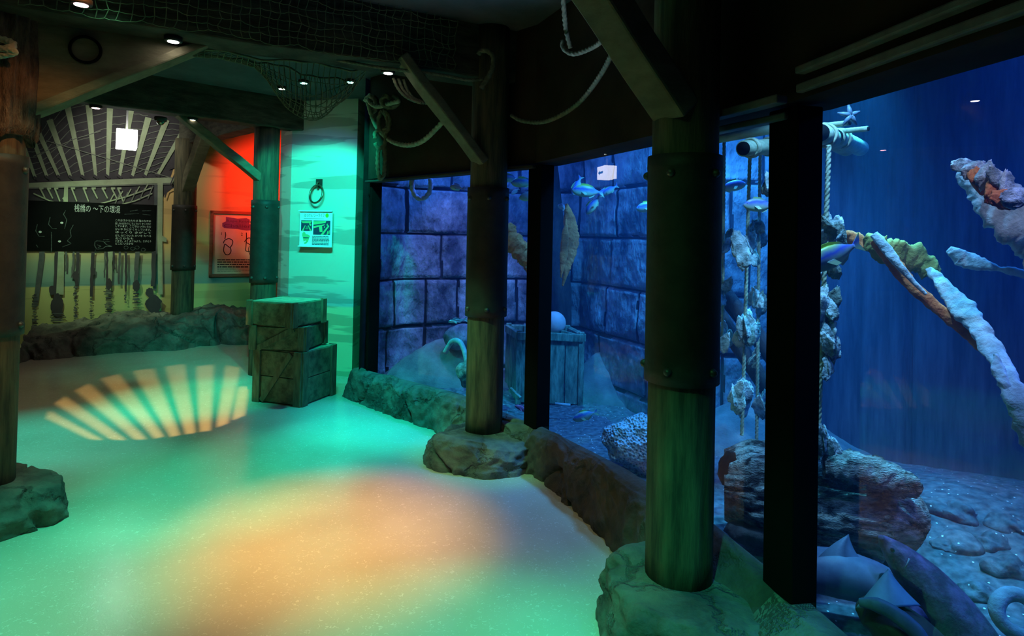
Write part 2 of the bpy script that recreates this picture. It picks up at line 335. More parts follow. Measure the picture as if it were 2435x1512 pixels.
def floor_mat():
    m, t, N, L, P = nt('glossy speckled floor'); tc = N.new('ShaderNodeTexCoord')
    n1 = N.new('ShaderNodeTexNoise'); n1.inputs['Scale'].default_value = 1.3; n1.inputs['Detail'].default_value = 5; L.new(tc.outputs['Object'], n1.inputs['Vector'])
    r1 = N.new('ShaderNodeValToRGB'); r1.color_ramp.elements[0].color = lin((186, 176, 150)); r1.color_ramp.elements[1].color = lin((206, 198, 172)); r1.color_ramp.elements[0].position = 0.3; r1.color_ramp.elements[1].position = 0.7
    L.new(n1.outputs['Fac'], r1.inputs[0])
    n2 = N.new('ShaderNodeTexNoise'); n2.inputs['Scale'].default_value = 55; n2.inputs['Detail'].default_value = 3; n2.inputs['Distortion'].default_value = 1.5; L.new(tc.outputs['Object'], n2.inputs['Vector'])
    r2 = N.new('ShaderNodeValToRGB'); r2.color_ramp.elements[0].position = 0.60; r2.color_ramp.elements[1].position = 0.68; L.new(n2.outputs['Fac'], r2.inputs[0])
    mx = N.new('ShaderNodeMixRGB'); mx.blend_type = 'MIX'; mx.inputs[2].default_value = lin((250, 246, 228)); L.new(r1.outputs[0], mx.inputs[1])
    mu = N.new('ShaderNodeMath'); mu.operation = 'MULTIPLY'; mu.inputs[1].default_value = 0.35; L.new(r2.outputs[0], mu.inputs[0]); L.new(mu.outputs[0], mx.inputs[0])
    L.new(mx.outputs[0], P.inputs['Base Color'])
    P.inputs['Roughness'].default_value = 0.22; P.inputs['Specular IOR Level'].default_value = 0.45
    b = N.new('ShaderNodeBump'); b.inputs['Strength'].default_value = 0.12; b.inputs['Distance'].default_value = 0.004; L.new(n2.outputs['Fac'], b.inputs['Height']); L.new(b.outputs[0], P.inputs['Normal'])
    return m
M['floor'] = floor_mat()
def gravel_mat():
    m, t, N, L, P = nt('dark gravel with white grains'); tc = N.new('ShaderNodeTexCoord')
    n1 = N.new('ShaderNodeTexNoise'); n1.inputs['Scale'].default_value = 26; n1.inputs['Detail'].default_value = 8; L.new(tc.outputs['Object'], n1.inputs['Vector'])
    r1 = N.new('ShaderNodeValToRGB'); r1.color_ramp.elements[0].color = lin((62, 66, 78)); r1.color_ramp.elements[1].color = lin((120, 126, 136)); r1.color_ramp.elements[0].position = 0.35; r1.color_ramp.elements[1].position = 0.7; L.new(n1.outputs['Fac'], r1.inputs[0])
    vo = N.new('ShaderNodeTexVoronoi'); vo.inputs['Scale'].default_value = 34; L.new(tc.outputs['Object'], vo.inputs['Vector'])
    r2 = N.new('ShaderNodeValToRGB'); r2.color_ramp.elements[0].position = 0.13; r2.color_ramp.elements[0].color = (1, 1, 1, 1); r2.color_ramp.elements[1].position = 0.17; r2.color_ramp.elements[1].color = (0, 0, 0, 1); L.new(vo.outputs['Distance'], r2.inputs[0])
    sp = N.new('ShaderNodeSeparateColor'); L.new(vo.outputs['Color'], sp.inputs[0])
    gt = N.new('ShaderNodeMath'); gt.operation = 'GREATER_THAN'; gt.inputs[1].default_value = 0.6; L.new(sp.outputs[0], gt.inputs[0])
    mu = N.new('ShaderNodeMath'); mu.operation = 'MULTIPLY'; L.new(gt.outputs[0], mu.inputs[0]); L.new(r2.outputs[0], mu.inputs[1])
    mx = N.new('ShaderNodeMixRGB'); mx.inputs[2].default_value = (0.95, 0.95, 0.95, 1); L.new(mu.outputs[0], mx.inputs[0]); L.new(r1.outputs[0], mx.inputs[1])
    L.new(mx.outputs[0], P.inputs['Base Color']); P.inputs['Roughness'].default_value = 0.7
    b = N.new('ShaderNodeBump'); b.inputs['Strength'].default_value = 0.7; b.inputs['Distance'].default_value = 0.02; L.new(n1.outputs['Fac'], b.inputs['Height']); L.new(b.outputs[0], P.inputs['Normal'])
    return m
M['gravel'] = gravel_mat()
def glass_mat():
    m, t, N, L, P = nt('aquarium glass'); N.remove(P); out = N['Material Output']
    tr = N.new('ShaderNodeBsdfTransparent'); tr.inputs[0].default_value = (0.95, 0.98, 1.0, 1)
    gl = N.new('ShaderNodeBsdfGlossy'); gl.inputs['Roughness'].default_value = 0.0
    ge = N.new('ShaderNodeNewGeometry'); dt = N.new('ShaderNodeVectorMath'); dt.operation = 'DOT_PRODUCT'; L.new(ge.outputs['Incoming'], dt.inputs[0]); L.new(ge.outputs['Normal'], dt.inputs[1])
    def mth(op, a, b=None):
        k = N.new('ShaderNodeMath'); k.operation = op
        for i, x in enumerate((a, b)):
            if x is None: continue
            if isinstance(x, float): k.inputs[i].default_value = x
            else: L.new(x, k.inputs[i])
        return k.outputs[0]
    c = mth('ABSOLUTE', dt.outputs['Value']); q = mth('POWER', mth('SUBTRACT', 1.0, c), 5.0); fr = mth('ADD', mth('MULTIPLY', q, 0.9), 0.042)
    mx = N.new('ShaderNodeMixShader'); L.new(fr, mx.inputs[0]); L.new(tr.outputs[0], mx.inputs[1]); L.new(gl.outputs[0], mx.inputs[2]); L.new(mx.outputs[0], out.inputs[0]); return m
M['glass'] = glass_mat()
def banded(name, stops, s=(1, 1, 9), zlo=0.0, zhi=2.9, amt=0.05, scale=1.2, streak=0.12, thr=0.52):
    """painted sky and sea: colour by height, with long horizontal brush streaks"""
    m, t, N, L, P = nt(name); tc = N.new('ShaderNodeTexCoord'); mp = N.new('ShaderNodeMapping'); mp.inputs['Scale'].default_value = s; L.new(tc.outputs['Object'], mp.inputs[0])
    nz = N.new('ShaderNodeTexNoise'); nz.inputs['Scale'].default_value = scale; nz.inputs['Detail'].default_value = 4; L.new(mp.outputs[0], nz.inputs['Vector'])
    sp = N.new('ShaderNodeSeparateXYZ'); L.new(tc.outputs['Object'], sp.inputs[0])
    ad = N.new('ShaderNodeMath'); ad.operation = 'MULTIPLY_ADD'; ad.inputs[1].default_value = amt; L.new(nz.outputs['Fac'], ad.inputs[0]); L.new(sp.outputs['Z'], ad.inputs[2])
    mr = N.new('ShaderNodeMapRange'); mr.inputs[1].default_value = zlo; mr.inputs[2].default_value = zhi; L.new(ad.outputs[0], mr.inputs[0])
    rp = N.new('ShaderNodeValToRGB'); e = rp.color_ramp.elements
    e[0].position = stops[0][0]; e[0].color = lin(stops[0][1]); e[1].position = stops[-1][0]; e[1].color = lin(stops[-1][1])
    for p, c in stops[1:-1]: k = e.new(p); k.color = lin(c)
    L.new(mr.outputs[0], rp.inputs[0])
    rs = N.new('ShaderNodeValToRGB'); rs.color_ramp.elements[0].position = thr; rs.color_ramp.elements[1].position = thr + 0.02
    rs.color_ramp.elements[0].color = (1, 1, 1, 1); g = 1 - streak; rs.color_ramp.elements[1].color = (g, g, g, 1); L.new(nz.outputs['Fac'], rs.inputs[0])
    mx = N.new('ShaderNodeMixRGB'); mx.blend_type = 'MULTIPLY'; mx.inputs[0].default_value = 1; L.new(rp.outputs[0], mx.inputs[1]); L.new(rs.outputs[0], mx.inputs[2])
    L.new(mx.outputs[0], P.inputs['Base Color']); P.inputs['Roughness'].default_value = 0.75; P.inputs['Specular IOR Level'].default_value = 0.2; return m
M['pillar'] = banded('pillar mural paint', [(0, (200, 214, 170)), (0.255, (200, 214, 170)), (0.26, (150, 190, 190)), (0.34, (196, 216, 196)), (1, (206, 206, 186))], zhi=2.9, s=(0.5, 0.5, 5), streak=0.34, thr=0.52)
M['mural'] = banded('wall mural sunset sky and sea', [(0, (176, 172, 110)), (0.255, (190, 184, 120)), (0.262, (110, 146, 136)), (0.36, (150, 160, 130)), (0.45, (214, 176, 112)), (1, (206, 160, 104))], zhi=2.9, s=(0.5, 0.5, 6), streak=0.15, thr=0.56)
M['m_dark'] = mk('mural dark deck paint', (54, 48, 52), (66, 60, 62), 5, 0.9, 0.0)
M['m_pale'] = mk('mural pale timber paint', (140, 146, 116), (158, 164, 134), 7, 0.9, 0.0)
M['m_pile'] = mk('mural pile paint', (72, 74, 76), (92, 92, 88), 7, 0.9, 0.0)
M['m_grey'] = mk('mural grey line paint', (100, 100, 92), (116, 116, 104), 7, 0.9, 0.0)
# ================================================================== the setting
L0, M1, M2, M3 = V((-1.25, 5.54, 0)), V((0.204, 4.06, 0)), V((1.02, 2.17, 0)), V((1.41, 0.16, 0))
GL = [L0, M1, M2, M3]                                             # the line of the glass, seen from above
def gl(s):
    i = min(int(s), 2); return GL[i].lerp(GL[i + 1], s - i)
def gn(s):                                                         # points into the room
    i = min(int(s), 2); d = (GL[i + 1] - GL[i]).normalized(); return V((d.y, -d.x, 0))
TOP = 1.97; CEIL = 2.9
W0, WD = V((-4.54, 8.7, 0)), V((0.866, 0.5, 0)); WN = V((0.5, -0.866, 0))
WA, WB = W0 + WD * -4.2, W0 + WD * 3.2
def Wp(px, py, off=0.0): return onplane(px, py, W0, WN, off)
PL = [V((-2.60, 6.8, 0)), V((-2.385, 6.55, 0)), V((-1.632, 6.35, 0)), V((-1.62, 6.64, 0))]
PD = (PL[2] - PL[1]).normalized(); PN = V((PD.y, -PD.x, 0))
def Fp(px, py, off=0.0): return onplane(px, py, PL[1], PN, off)

back = [V((-1.30, 5.60, 0)), V((-1.05, 5.98, 0)), V((-0.4, 6.25, 0)), V((0.1, 6.36, 0)), V((0.7, 6.05, 0)), V((1.15, 5.1, 0)), V((1.6, 4.8, 0)), V((2.1, 4.75, 0))]
wood = [V((2.1, 4.75, 0)), V((2.6, 4.1, 0)), V((3.3, 3.5, 0)), V((4.6, 2.6, 0)), V((4.9, 0.5, 0)), V((4.6, -1.6, 0)), V((1.6, -1.6, 0))]

m = MB(); m.poly([V((-9, -2.5, 0)), V((1.75, -2.5, 0)), M3 + V((.05, 0, 0)), M2 + V((.04, 0, 0)), M1, L0 + V((0.0, 0.05, 0)), V((-1.3, 11.5, 0)), V((-9, 11.5, 0))])
m.build('floor', M['floor'], kind='structure')
def ceil_poly(pts, z, name): m = MB(); m.add([V((p[0], p[1], z)) for p in pts] + [V((p[0], p[1], z + .1)) for p in pts], [tuple(range(len(pts))), tuple(range(len(pts), 2 * len(pts)))[::-1]]); return m.build(name, M['ceil'], kind='structure')
B2a, B2b = V((-3.76, 5.16, 0)), V((-2.44, 6.35, 0)); B2d = (B2b - B2a).normalized()
e1, e2 = B2a - B2d * 6.2 + V((-.1, .1, 0)), B2b + B2d * 3 + V((-.1, .1, 0))
ceil_poly([(-9, -2.5), (2.0, -2.5), (1.5, .16), (1.3, 2.2), (0.4, 4.1), (-1.1, 5.7), (e2.x, e2.y), (e1.x, e1.y), (-9, 1)], CEIL, 'ceiling')
ceil_poly([(e1.x, e1.y), (e2.x, e2.y), (-1.3, 11.5), (-9, 11.5)], 3.3, 'ceiling_back')
def wall(name, a, b, z0, z1, th, mat, n):
    m = MB(); a = V(a); b = V(b); n = V(n) * th; m.prism([a, b, b - n, a - n], z0, z1); return m.build(name, mat, kind='structure')
wall('wall_back', WA, WB, 0, 3.4, .12, M['mural'], WN)
wall('wall_left', V((-8.9, -2.5, 0)), V((-8.9, 11.5, 0)), 0, 3.4, .1, M['fascia'], V((1, 0, 0)))
wall('wall_front', V((-9, -2.4, 0)), V((1.75, -2.4, 0)), 0, 3.0, .1, M['fascia'], V((0, 1, 0)))
wall('wall_right', V((1.72, -2.4, 0)), V((1.46, 0.16, 0)), 0, CEIL, .1, M['fascia'], V((-1, 0, 0)))
wall('wall_corner', V((-1.3, 6.6, 0)), V((-1.3, 11.0, 0)), 0, 3.3, .1, M['fascia'], V((-1, 0, 0)))
# dark upper wall above the tank windows and the jamb beside the pillar
m = MB()
OV = 0.075; TH = TOP + .012
pts = [L0, M1, M2, M3]
off = []
for i, p in enumerate(pts):
    n = gn(max(0, i - 1)) + gn(min(i, 2)) if 0 < i < 3 else gn(0 if i == 0 else 2)
    off.append(n.normalized())
for i in range(3):
    a, b = pts[i], pts[i + 1]; a1, b1 = a + off[i] * OV, b + off[i + 1] * OV; a2, b2 = a - off[i] * .14, b - off[i + 1] * .14
    m.prism([a1, b1, b2, a2], TH, 3.3)
m.build('wall_window_header', M['fascia'], kind='structure')
m = MB(); J = L0 + V((-.03, .03, 0)); m.prism([J + off[0] * .1, J - V((.02, 0, 0)) - off[0] * .02 + V((0, .16, 0)), PL[3] + V((0.005, 0, 0)), PL[2] + V((0.2, .12, 0))], 0, CEIL)
m.build('wall_jamb', M['jamb'], kind='structure')

# glass and mullions
for i in range(3):
    a, b = GL[i], GL[i + 1]; d = (b - a).normalized(); n = gn(i)
    m = MB(); a = a + d * .03; b = b - d * .03; q = n * .012
    m.add([a + V((0, 0, .02)), b + V((0, 0, .02)), b + V((0, 0, TOP + .02)), a + V((0, 0, TOP + .02))], [(0, 1, 2, 3)])
    m.build('window_%d' % (i + 1), M['glass'], kind='structure')
for p, lab, i in ((M1, 'square black post between the two farther tank panes, behind the second pole', 1), (M2, 'broad square black post between tank panes, next to the nearest pole', 2), (L0 + V((.03, -.03, 0)), 'thin black edge strip of the tank glass beside the dark jamb', 0), (M3, 'black post ending the nearest tank pane', 2)):
    n = off[i if p is not M3 else 3]; R = Matrix.Rotation(math.atan2(n.y, n.x), 3, 'Z'); w = 0.142 if p in (M1, M2) or p is M3 else 0.035
    m = MB(); m.box(p + n * .02 + V((0, 0, TOP / 2 + .01)), (0.11, w, TOP - .02), R)
    bevel(m.build('window_post', M['black'], label=lab, cat='post'), .006)

# trim boards along the window head
def trimrun(name, a, b, z, out, w, h, lab, mat='trim'):
    m = MB(); d = (b - a).normalized(); n = V((d.y, -d.x, 0)); m.beam(a + n * out + V((0, 0, z)), b + n * out + V((0, 0, z)), w, h, n=10, jit=.004)
    return bevel(m.build(name, M[mat], kind='structure'), .006)
trimrun('trim_1', M1.lerp(M2, .80), M2 + V((.0, -.06, 0)), TOP + .015, .115, .05, .03, '')
trimrun('trim_2', M1.lerp(M2, .80), M2 + V((.0, -.02, 0)), TOP - .03, .06, .05, .025, '')
trimrun('trim_3', M2 + V((.03, -.12, 0)), M3, TOP + .10, .10, .04, .025, '')
trimrun('trim_4', M2 + V((.03, -.10, 0)), M3, TOP + .045, .085, .04, .03, '')
trimrun('trim_5', L0, M1, TOP - .012, .06, .10, .02, '', 'jamb')

# the rock ledge under the glass
zg = [(0, .25), (.6, .30), (.95, .25), (1.1, .27), (1.5, .33), (1.8, .33), (2.0, .27), (3, .28)]
def zglass(s):
    for (a, za), (b, zb) in zip(zg, zg[1:]):
        if s <= b: return za + (zb - za) * (s - a) / (b - a)
    return .28
fl = [(0.0, Zp(820, 942, 0)), (.1, Zp(880, 968, 0)), (.28, Zp(950, 992, 0)), (.45, Zp(1010, 1015, 0)), (.62, Zp(1068, 1048, 0)), (.8, Zp(1150, 1085, 0)), (1.0, Zp(1250, 1116, 0)), (1.15, Zp(1300, 1146, 0)), (1.33, Zp(1380, 1216, 0)), (1.5, Zp(1450, 1287, 0)), (1.68, Zp(1530, 1368, 0)), (1.85, Zp(1580, 1450, 0)), (2.0, M2 + V((-.52, -.12, 0))), (2.3, gl(2.3) + gn(2.3) * .5), (3, M3 + gn(3) * .45)]
def flo(s):
    for (a, pa), (b, pb) in zip(fl, fl[1:]):
        if s <= b: return pa.lerp(pb, (s - a) / (b - a))
    return fl[-1][1]
prof = [(-.03, .97), (.1, 1.0), (.25, .99), (.42, .97), (.58, .92), (.72, .80), (.83, .62), (.91, .40), (.97, .18), (1.0, -.05)]
def rough(p, seed, amp):
    q = p + V((seed * 2.7, seed, 0)); n = noise.noise_vector(q * 2.6) * .06
    r1 = (.5 - abs(noise.noise(q * 4.2))) * .055; r2 = (.5 - abs(noise.noise(q * 9.5 + V((3, 1, 2))))) * .034; r3 = noise.noise(q * 23) * .012 + noise.noise(q * 50) * .005
    cr = abs(noise.noise(q * 1.9 + V((7, 2, 5)))); ck = -.05 * max(0, 1 - cr / .035)
    return n * amp, (r1 + r2 + r3 + ck) * amp
def ledge(s0, s1, seed):
    def f(u, v):
        s = s0 + (s1 - s0) * u; i = v * (len(prof) - 1); k = min(int(i), len(prof) - 2); t = i - k
        w = prof[k][0] * (1 - t) + prof[k + 1][0] * t; h = prof[k][1] * (1 - t) + prof[k + 1][1] * t
        p = gl(s).lerp(flo(s), w); z = zglass(s) * h
        z *= 1 - .55 * max(0, 1 - abs(s - 1.98) / .26) * min(1, max(0, (w - .15) * 3)); p = V((p.x, p.y, z)); a = min(1, max(0, (w - .12) * 3)); fr_ = min(1, max(.25, (w - .45) * 3)) * a
        nv, r = rough(p, seed, 1); outw = (flo(s) - gl(s)).normalized(); nrm = (outw * (.3 + w) + V((0, 0, 1.1 - w))).normalized()
        q = p + nv * a * .8 + nrm * r * fr_
        if v > .999: q.z = -.12
        return q
    return f
m = MB(); m.grid(ledge(0, 1.0, 3), 220, 64); m.build('rock_ledge', M['rock'], label='low grey rock ledge under the far tank pane, from the pillar to the second pole', cat='rock ledge', fix=False)
m = MB(); m.grid(ledge(.98, 2.05, 3), 220, 64); m.build('rock_ledge', M['rock_dark'], label='brown rock ledge curving from the second pole to the nearest pole', cat='rock ledge', fix=False)
m = MB(); m.grid(ledge(2.0, 3, 3), 160, 60); m.build('rock_ledge', M['rock'], label='dim rock ledge below the nearest tank pane', cat='rock ledge', fix=False)

def mound(c, rx, ry, h, lab, rot=0, mat='rock', seed=0, top=.55, lift=0):
    m = MB()
    def f(u, v):
        a = 2 * PI * u; i = v; r = 1.0 if v < .0001 else 1
        # v: 0 floor rim .. 1 centre top
        rr = (1 - (v * 1.0) ** 2.2) if v > .35 else 1 - .28 * v
        rr = [1.0, .99, .95, .88, .76, .55, .3, 0.0001]; zz = [-.02, .25, .55, .80, .93, .99, 1.0, 1.0]
        k = v * 7; j = min(int(k), 6); t = k - j; R_ = rr[j] * (1 - t) + rr[j + 1] * t; Z_ = zz[j] * (1 - t) + zz[j + 1] * t
        p = V((math.cos(a) * rx * R_, math.sin(a) * ry * R_, h * Z_))
        nv, r = rough(p, seed, 1); am = min(1, R_ * 1.2); d = V((math.cos(a), math.sin(a), .5)).normalized()
        p = p + nv * am * .9 + d * r * (.35 + .65 * (R_ > .7) ) * am
        if v < .001: p.z = -.12
        return V(c) + Matrix.Rotation(rot, 3, 'Z') @ p + V((0, 0, lift))
    m.grid(f, 128, 56); return m.build('base_rock', M[mat], label=lab, cat='rock', fix=False)
P1, P2, P3, P4, PLf = V((0.665, 2.36, 0)), V((-0.165, 4.13, 0)), V((-2.60, 6.42, 0)), V((-4.38, 8.15, 0)), V((-2.64, 3.1, 0))
mound(P1 + V((.06, -.05, 0)), .37, .34, .21, 'green lit rock mound at the foot of the nearest pole', seed=1)
mound(P2 + V((.0, -.05, 0)), .36, .29, .2, 'cracked grey rock mound at the foot of the second pole', seed=9, rot=-.2)
mound(PLf + V((-.02, .0, 0)), .36, .27, .2, 'grey rock at the foot of the pole nearest the camera at the room side', seed=5, rot=.3)

# rock bank along the mural wall
bk = [(40, 868), (66, 857), (150, 849), (280, 838), (400, 832), (470, 824), (540, 820), (600, 816), (660, 810)]
bt = [(40, 803), (66, 795), (150, 779), (280, 767), (372, 757), (420, 748), (500, 744), (560, 758), (620, 766)]
def lerp_pts(pts, u):
    k = u * (len(pts) - 1); i = min(int(k), len(pts) - 2); t = k - i
    return pts[i][0] * (1 - t) + pts[i + 1][0] * t, pts[i][1] * (1 - t) + pts[i + 1][1] * t
zt = [.20, .22, .26, .30, .33, .38, .40, .34, .30]
def fbk(u, v):
    a = Zp(*lerp_pts(bk, u), 0); k = u * 8; i = min(int(k), 7); z = zt[i] * (1 - k + i) + zt[i + 1] * (k - i)
    w = (a - W0).dot(WN); q = a - WN * w
    pr = [(1.0, -.03), (.98, .3), (.93, .6), (.82, .85), (.65, .97), (.4, 1.0), (.15, 1.0), (-.02, .98)]
    kk = v * 7; j = min(int(kk), 6); t = kk - j; W_ = pr[j][0] * (1 - t) + pr[j + 1][0] * t; Z_ = pr[j][1] * (1 - t) + pr[j + 1][1] * t
    p = q.lerp(a, W_); p.z = z * Z_
    nv, r = rough(p * .7, 4, 1.6); p = p + nv * (1 if W_ > .1 else .2) + (WN * W_ + V((0, 0, .6))).normalized() * r * (1.2 if W_ > .1 else .2)
    if v > .999 or v < .001 and False: pass
    if Z_ < 0: p.z = -.15
    return p
m = MB(); m.grid(fbk, 260, 50); m.build('rock_bank', M['rock'], label='long low bank of grey rocks at the foot of the pier mural', cat='rock ledge', fix=False)

# ================================================================== poles, beams, braces
def post(name, c, zbase, ztop, lab, rot=0.0, r=.125, collar=(.955, 1.82), nb=8, square=False, jacket=False):
    t = thing(name, V((c.x, c.y, zbase)), lab, 'pole', 'timber poles')
    m = MB(); n = 16; m.tube([V((c.x, c.y, zbase - .03 + (ztop - zbase + .03) * k / n)) for k in range(n + 1)], r, 28,
        fn=lambda a, Lc, i: 1 + .012 * noise.noise(V((math.cos(a) * 2, math.sin(a) * 2, Lc * .7 + c.x * 9))) + .012 * math.sin(a * 7 + c.x * 5))
    m.build('shaft', M['post'], t)
    z0, z1 = collar; m = MB()
    m.lathe(V((c.x, c.y, 0)), [(r + .002, z0), (r + .016, z0 + .002), (r + .017, z0 + .05), (r + .015, z0 + .06), (r + .015, z1 - .06), (r + .017, z1 - .05), (r + .016, z1 - .002), (r + .002, z1)], 32, fn=lambda a, z: 1 + .008 * noise.noise(V((math.cos(a), math.sin(a), z * 3))))
    sl_ = m.build('iron_sleeve', M['iron'], t)
    for zz in (z0 + .055, z1 - .075):
        for k in range(nb):
            a = rot + 2 * PI * k / nb; d = V((math.cos(a), math.sin(a), 0)); m = MB()
            R = d.to_track_quat('Z', 'Y').to_matrix(); m.lathe(V((c.x, c.y, zz)) + d * (r + .012), [(.017, 0), (.017, .006), (.012, .016), (.005, .02)], 10, R=R); m.build('bolt', M['bolt'], sl_)
    return t
pst1 = post('wooden_pole', P1, .17, CEIL, 'thickest looking timber pole closest to the camera with dark iron sleeve and green lit foot', rot=-2.2, nb=5)
pst2 = post('wooden_pole', P2, .17, CEIL, 'timber pole with dark sleeve in front of the far tank pane, on the cracked mound', rot=-1.5, nb=6)
pst3 = post('wooden_pole', P3, 0.0, 2.6, 'timber pole with dark sleeve just beside the crates and the white pillar', rot=-1.1, nb=6)
pst4 = post('wooden_pole', P4, .30, 2.7, 'timber pole standing on the rock bank between the mural and the red lit wall', rot=-1.0, r=.135, nb=6)
pst5 = post('wooden_pole', PLf, .16, 2.12, 'brown timber pole cut by the picture edge with ragged bark at its top', rot=-.9, nb=6, collar=(.94, 1.86))
m = MB(); c = PLf + V((.02, .0, 0)); n = 26
n = 60
m.tube([V((c.x, c.y, 1.97 + 1.0 * k / n)) for k in range(n + 1)], .155, 90, fn=lambda a, Lc, i: (1 + .16 * noise.noise(V((math.cos(a) * 3, math.sin(a) * 3, Lc * 2))) + .16 * noise.noise(V((math.cos(a) * 9, math.sin(a) * 9, Lc * 3)))) * (.93 if i < 2 else 1))
m.v = [p - V((0, 0, .10 * abs(noise.noise(V((math.atan2(p.y - c.y, p.x - c.x) * 3, 0, 4)))) if p.z < 2.1 else 0)) for p in m.v]
m.build('bark_jacket', M['bark'], pst5, label='ragged brown bark')

def cbeam(name, a, b, w, z0, z1, lab, mat='beam'):
    m = MB(); d = (b - a).normalized(); n = V((-d.y, d.x, 0)); h = (z1 - z0)
    m.beam(a + n * w / 2 + V((0, 0, (z0 + z1) / 2)), b + n * w / 2 + V((0, 0, (z0 + z1) / 2)), w, h, n=24, jit=.012)
    return bevel(m.build(name, M[mat], label=lab, cat='beam', group='ceiling beams'), .012)
Bd1 = (V((-.19, 4.06, 0)) - V((-2.29, 2.98, 0))).normalized(); Bn1 = V((-Bd1.y, Bd1.x, 0))
B1a = V((-2.29, 2.98, 0)); B1b = V((-.19, 4.06, 0))
cbeam('ceiling_beam', B1a - Bd1 * 2.4, B1b + Bd1 * .28, .26, 2.55, 2.97, 'big dark timber beam crossing the ceiling from the barked pole to the second pole')
cbeam('ceiling_beam', B2a - B2d * 1.2, B2b + B2d * .35, .2, 2.58, 3.32, 'dark beam above the pier mural carrying the hanging lit sign')
B3a, B3b = V((-4.60, 8.36, 0)), V((-2.62, 6.44, 0))
cbeam('ceiling_beam', B3a, B3b, .2, 2.64, 3.32, 'short far beam over the pole that stands on the rock bank')
cbeam('ceiling_beam', P1 + V((.18, .05, 0)), P1 + V((.18, .05, 0)) - Bd1 * 2.6, .26, 2.55, 2.97, 'dark beam overhead running from the nearest pole', mat='beam')
def brace(a, b, w, h, lab, mat='brace', side=None):
    m = MB(); a = V(a); b = V(b); up = V((0, 0, 1)); m.beam(a, b, w, h, n=14, jit=.012)
    return bevel(m.build('diagonal_brace', M[mat], label=lab, cat='brace', group='diagonal braces'), .01)
brace(P2 - Bd1 * .05 + V((0, -.06, 1.98)), P2 - Bd1 * .62 + V((0, -.06, 2.60)), .14, .06, 'pale diagonal brace from the second pole up to the big beam')
brace(P1 - Bd1 * .06 + V((0, -.03, 1.98)), P1 - Bd1 * .78 + V((0, -.03, 2.72)), .17, .10, 'wide green lit diagonal brace rising from the nearest pole')
brace(PLf + Bd1 * .06 + V((0, .0, 2.035)), PLf + Bd1 * .99 + V((0, .0, 2.60)), .17, .05, 'long pale edged brace between the barked pole and the big beam')
a = PLf + Bd1 * .08; b = PLf + Bd1 * .95
g = MB(); nn = Bn1 * .06; z = [V((0, 0, q)) for q in (2.14, 2.56, 2.56)]
tri = [a + V((0, 0, 2.06)), b + V((0, 0, 2.56)), a + V((0, 0, 2.56))]
g.add([p - nn for p in tri] + [p + nn for p in tri], [(0, 1, 2), (5, 4, 3), (0, 3, 4, 1), (1, 4, 5, 2), (2, 5, 3, 0)])
bevel(g.build('gusset_board', M['brace'], label='triangular brown gusset board between the barked pole and the big beam', cat='board'), .008)
m = MB(); rc = onplane(203, 118, PLf - Bn1 * .07, -Bn1); R = Matrix.Rotation(math.atan2(Bd1.y, Bd1.x), 3, 'Z') @ Matrix.Rotation(PI / 2, 3, 'X')
m.tube([rc + R @ V((math.cos(t) * .068, math.sin(t) * .068, 0)) for t in [2 * PI * k / 40 for k in range(41)]], .008, 8, caps=False)
m.build('iron_ring', M['black'], label='dark iron ring hanging flat against the brown gusset board', cat='ring')
d2 = B2d; brace(P3 - d2 * .05 + V((0, -.03, 2.04)), P3 - d2 * .88 + V((-.02, -.03, 2.66)), .13, .08, 'slanting brace between the pole beside the crates and the mural beam')
d3 = (B3b - B3a).normalized(); brace(P4 + d3 * .02 + V((0, 0, 2.0)), P4 + d3 * .68 + V((0, 0, 2.7)), .15, .16, 'dark brace rising from the pole on the rock bank')

# ================================================================== pillar
m = MB(); m.prism(PL + [V((-1.75, 7.2, 0)), V((-2.5, 7.3, 0))], 0, CEIL); m.build('pillar', M['pillar'], label='white square pillar painted with sea and clouds, lit green', cat='pillar')
t = thing('wall_ring', Fp(761, 470, .02), 'brass mooring ring hanging from a plate on the white pillar', 'ring')
m = MB(); R = Matrix((PD, V((0, 0, 1)), PN)).transposed()
m.box(Fp(760, 436, .008), (.07, .09, .016), R); m.build('mounting_plate', M['iron'], t)
m = MB(); hp = Fp(760, 441, .03); m.tube([hp + PN * (.03 * math.cos(q) - .005) + V((0, 0, .03 * math.sin(q))) for q in [PI * 2 * k / 16 for k in range(17)]], .009, 8, caps=False); m.build('hook', M['ring'], t)
m = MB(); rc = Fp(759, 462, .055); tl = Matrix.Rotation(-.25, 3, PD)
m.tube([rc + tl @ (PD * math.cos(q) * .075 + V((0, 0, 1)) * math.sin(q) * .098) for q in [2 * PI * k / 48 for k in range(49)]], .0105, 10, caps=False); m.build('ring', M['ring'], t)
# notice panel
t = thing('notice_panel', Fp(757, 545, .02), 'white notice about sea life fixed to the pillar below the ring', 'sign')
R = Matrix((PD, V((0, 0, 1)), PN)).transposed(); tr = Fp(714, 503); br = Fp(802, 587); cc = (tr + br) / 2
pw, ph = .385, .372
c0 = cc + PN * .05
m = MB(); m.box(c0, (pw, ph, .012), R); m.box(c0 + V((0, 0, ph / 2 + .002)) + PN * .012, (pw + .01, .012, .03), R); m.box(c0 - V((0, 0, ph / 2 - .002)) + PN * .012, (pw + .01, .012, .03), R); bevel(m.build('panel', M['white'], t), .002)
m = MB(); m.box(c0 - PN * .03, (pw * .8, ph * .8, .05), R); m.build('wall_box', M['iron'], t)
def FQ(u, v, o=.0075): return c0 + PD * (u - .5) * pw + V((0, 0, (.5 - v) * ph)) + PN * o
m = MB(); put_text(m, 'はっけん! シーライフ', .045, FQ(.14, .155), PD, V((0, 0, 1)), width=pw * .62); m.add([FQ(.13, .205), FQ(.75, .205), FQ(.75, .212), FQ(.13, .212)], [(0, 1, 2, 3)])
m.build('printed_title', M['print'], t); m = MB()
random.seed(3)
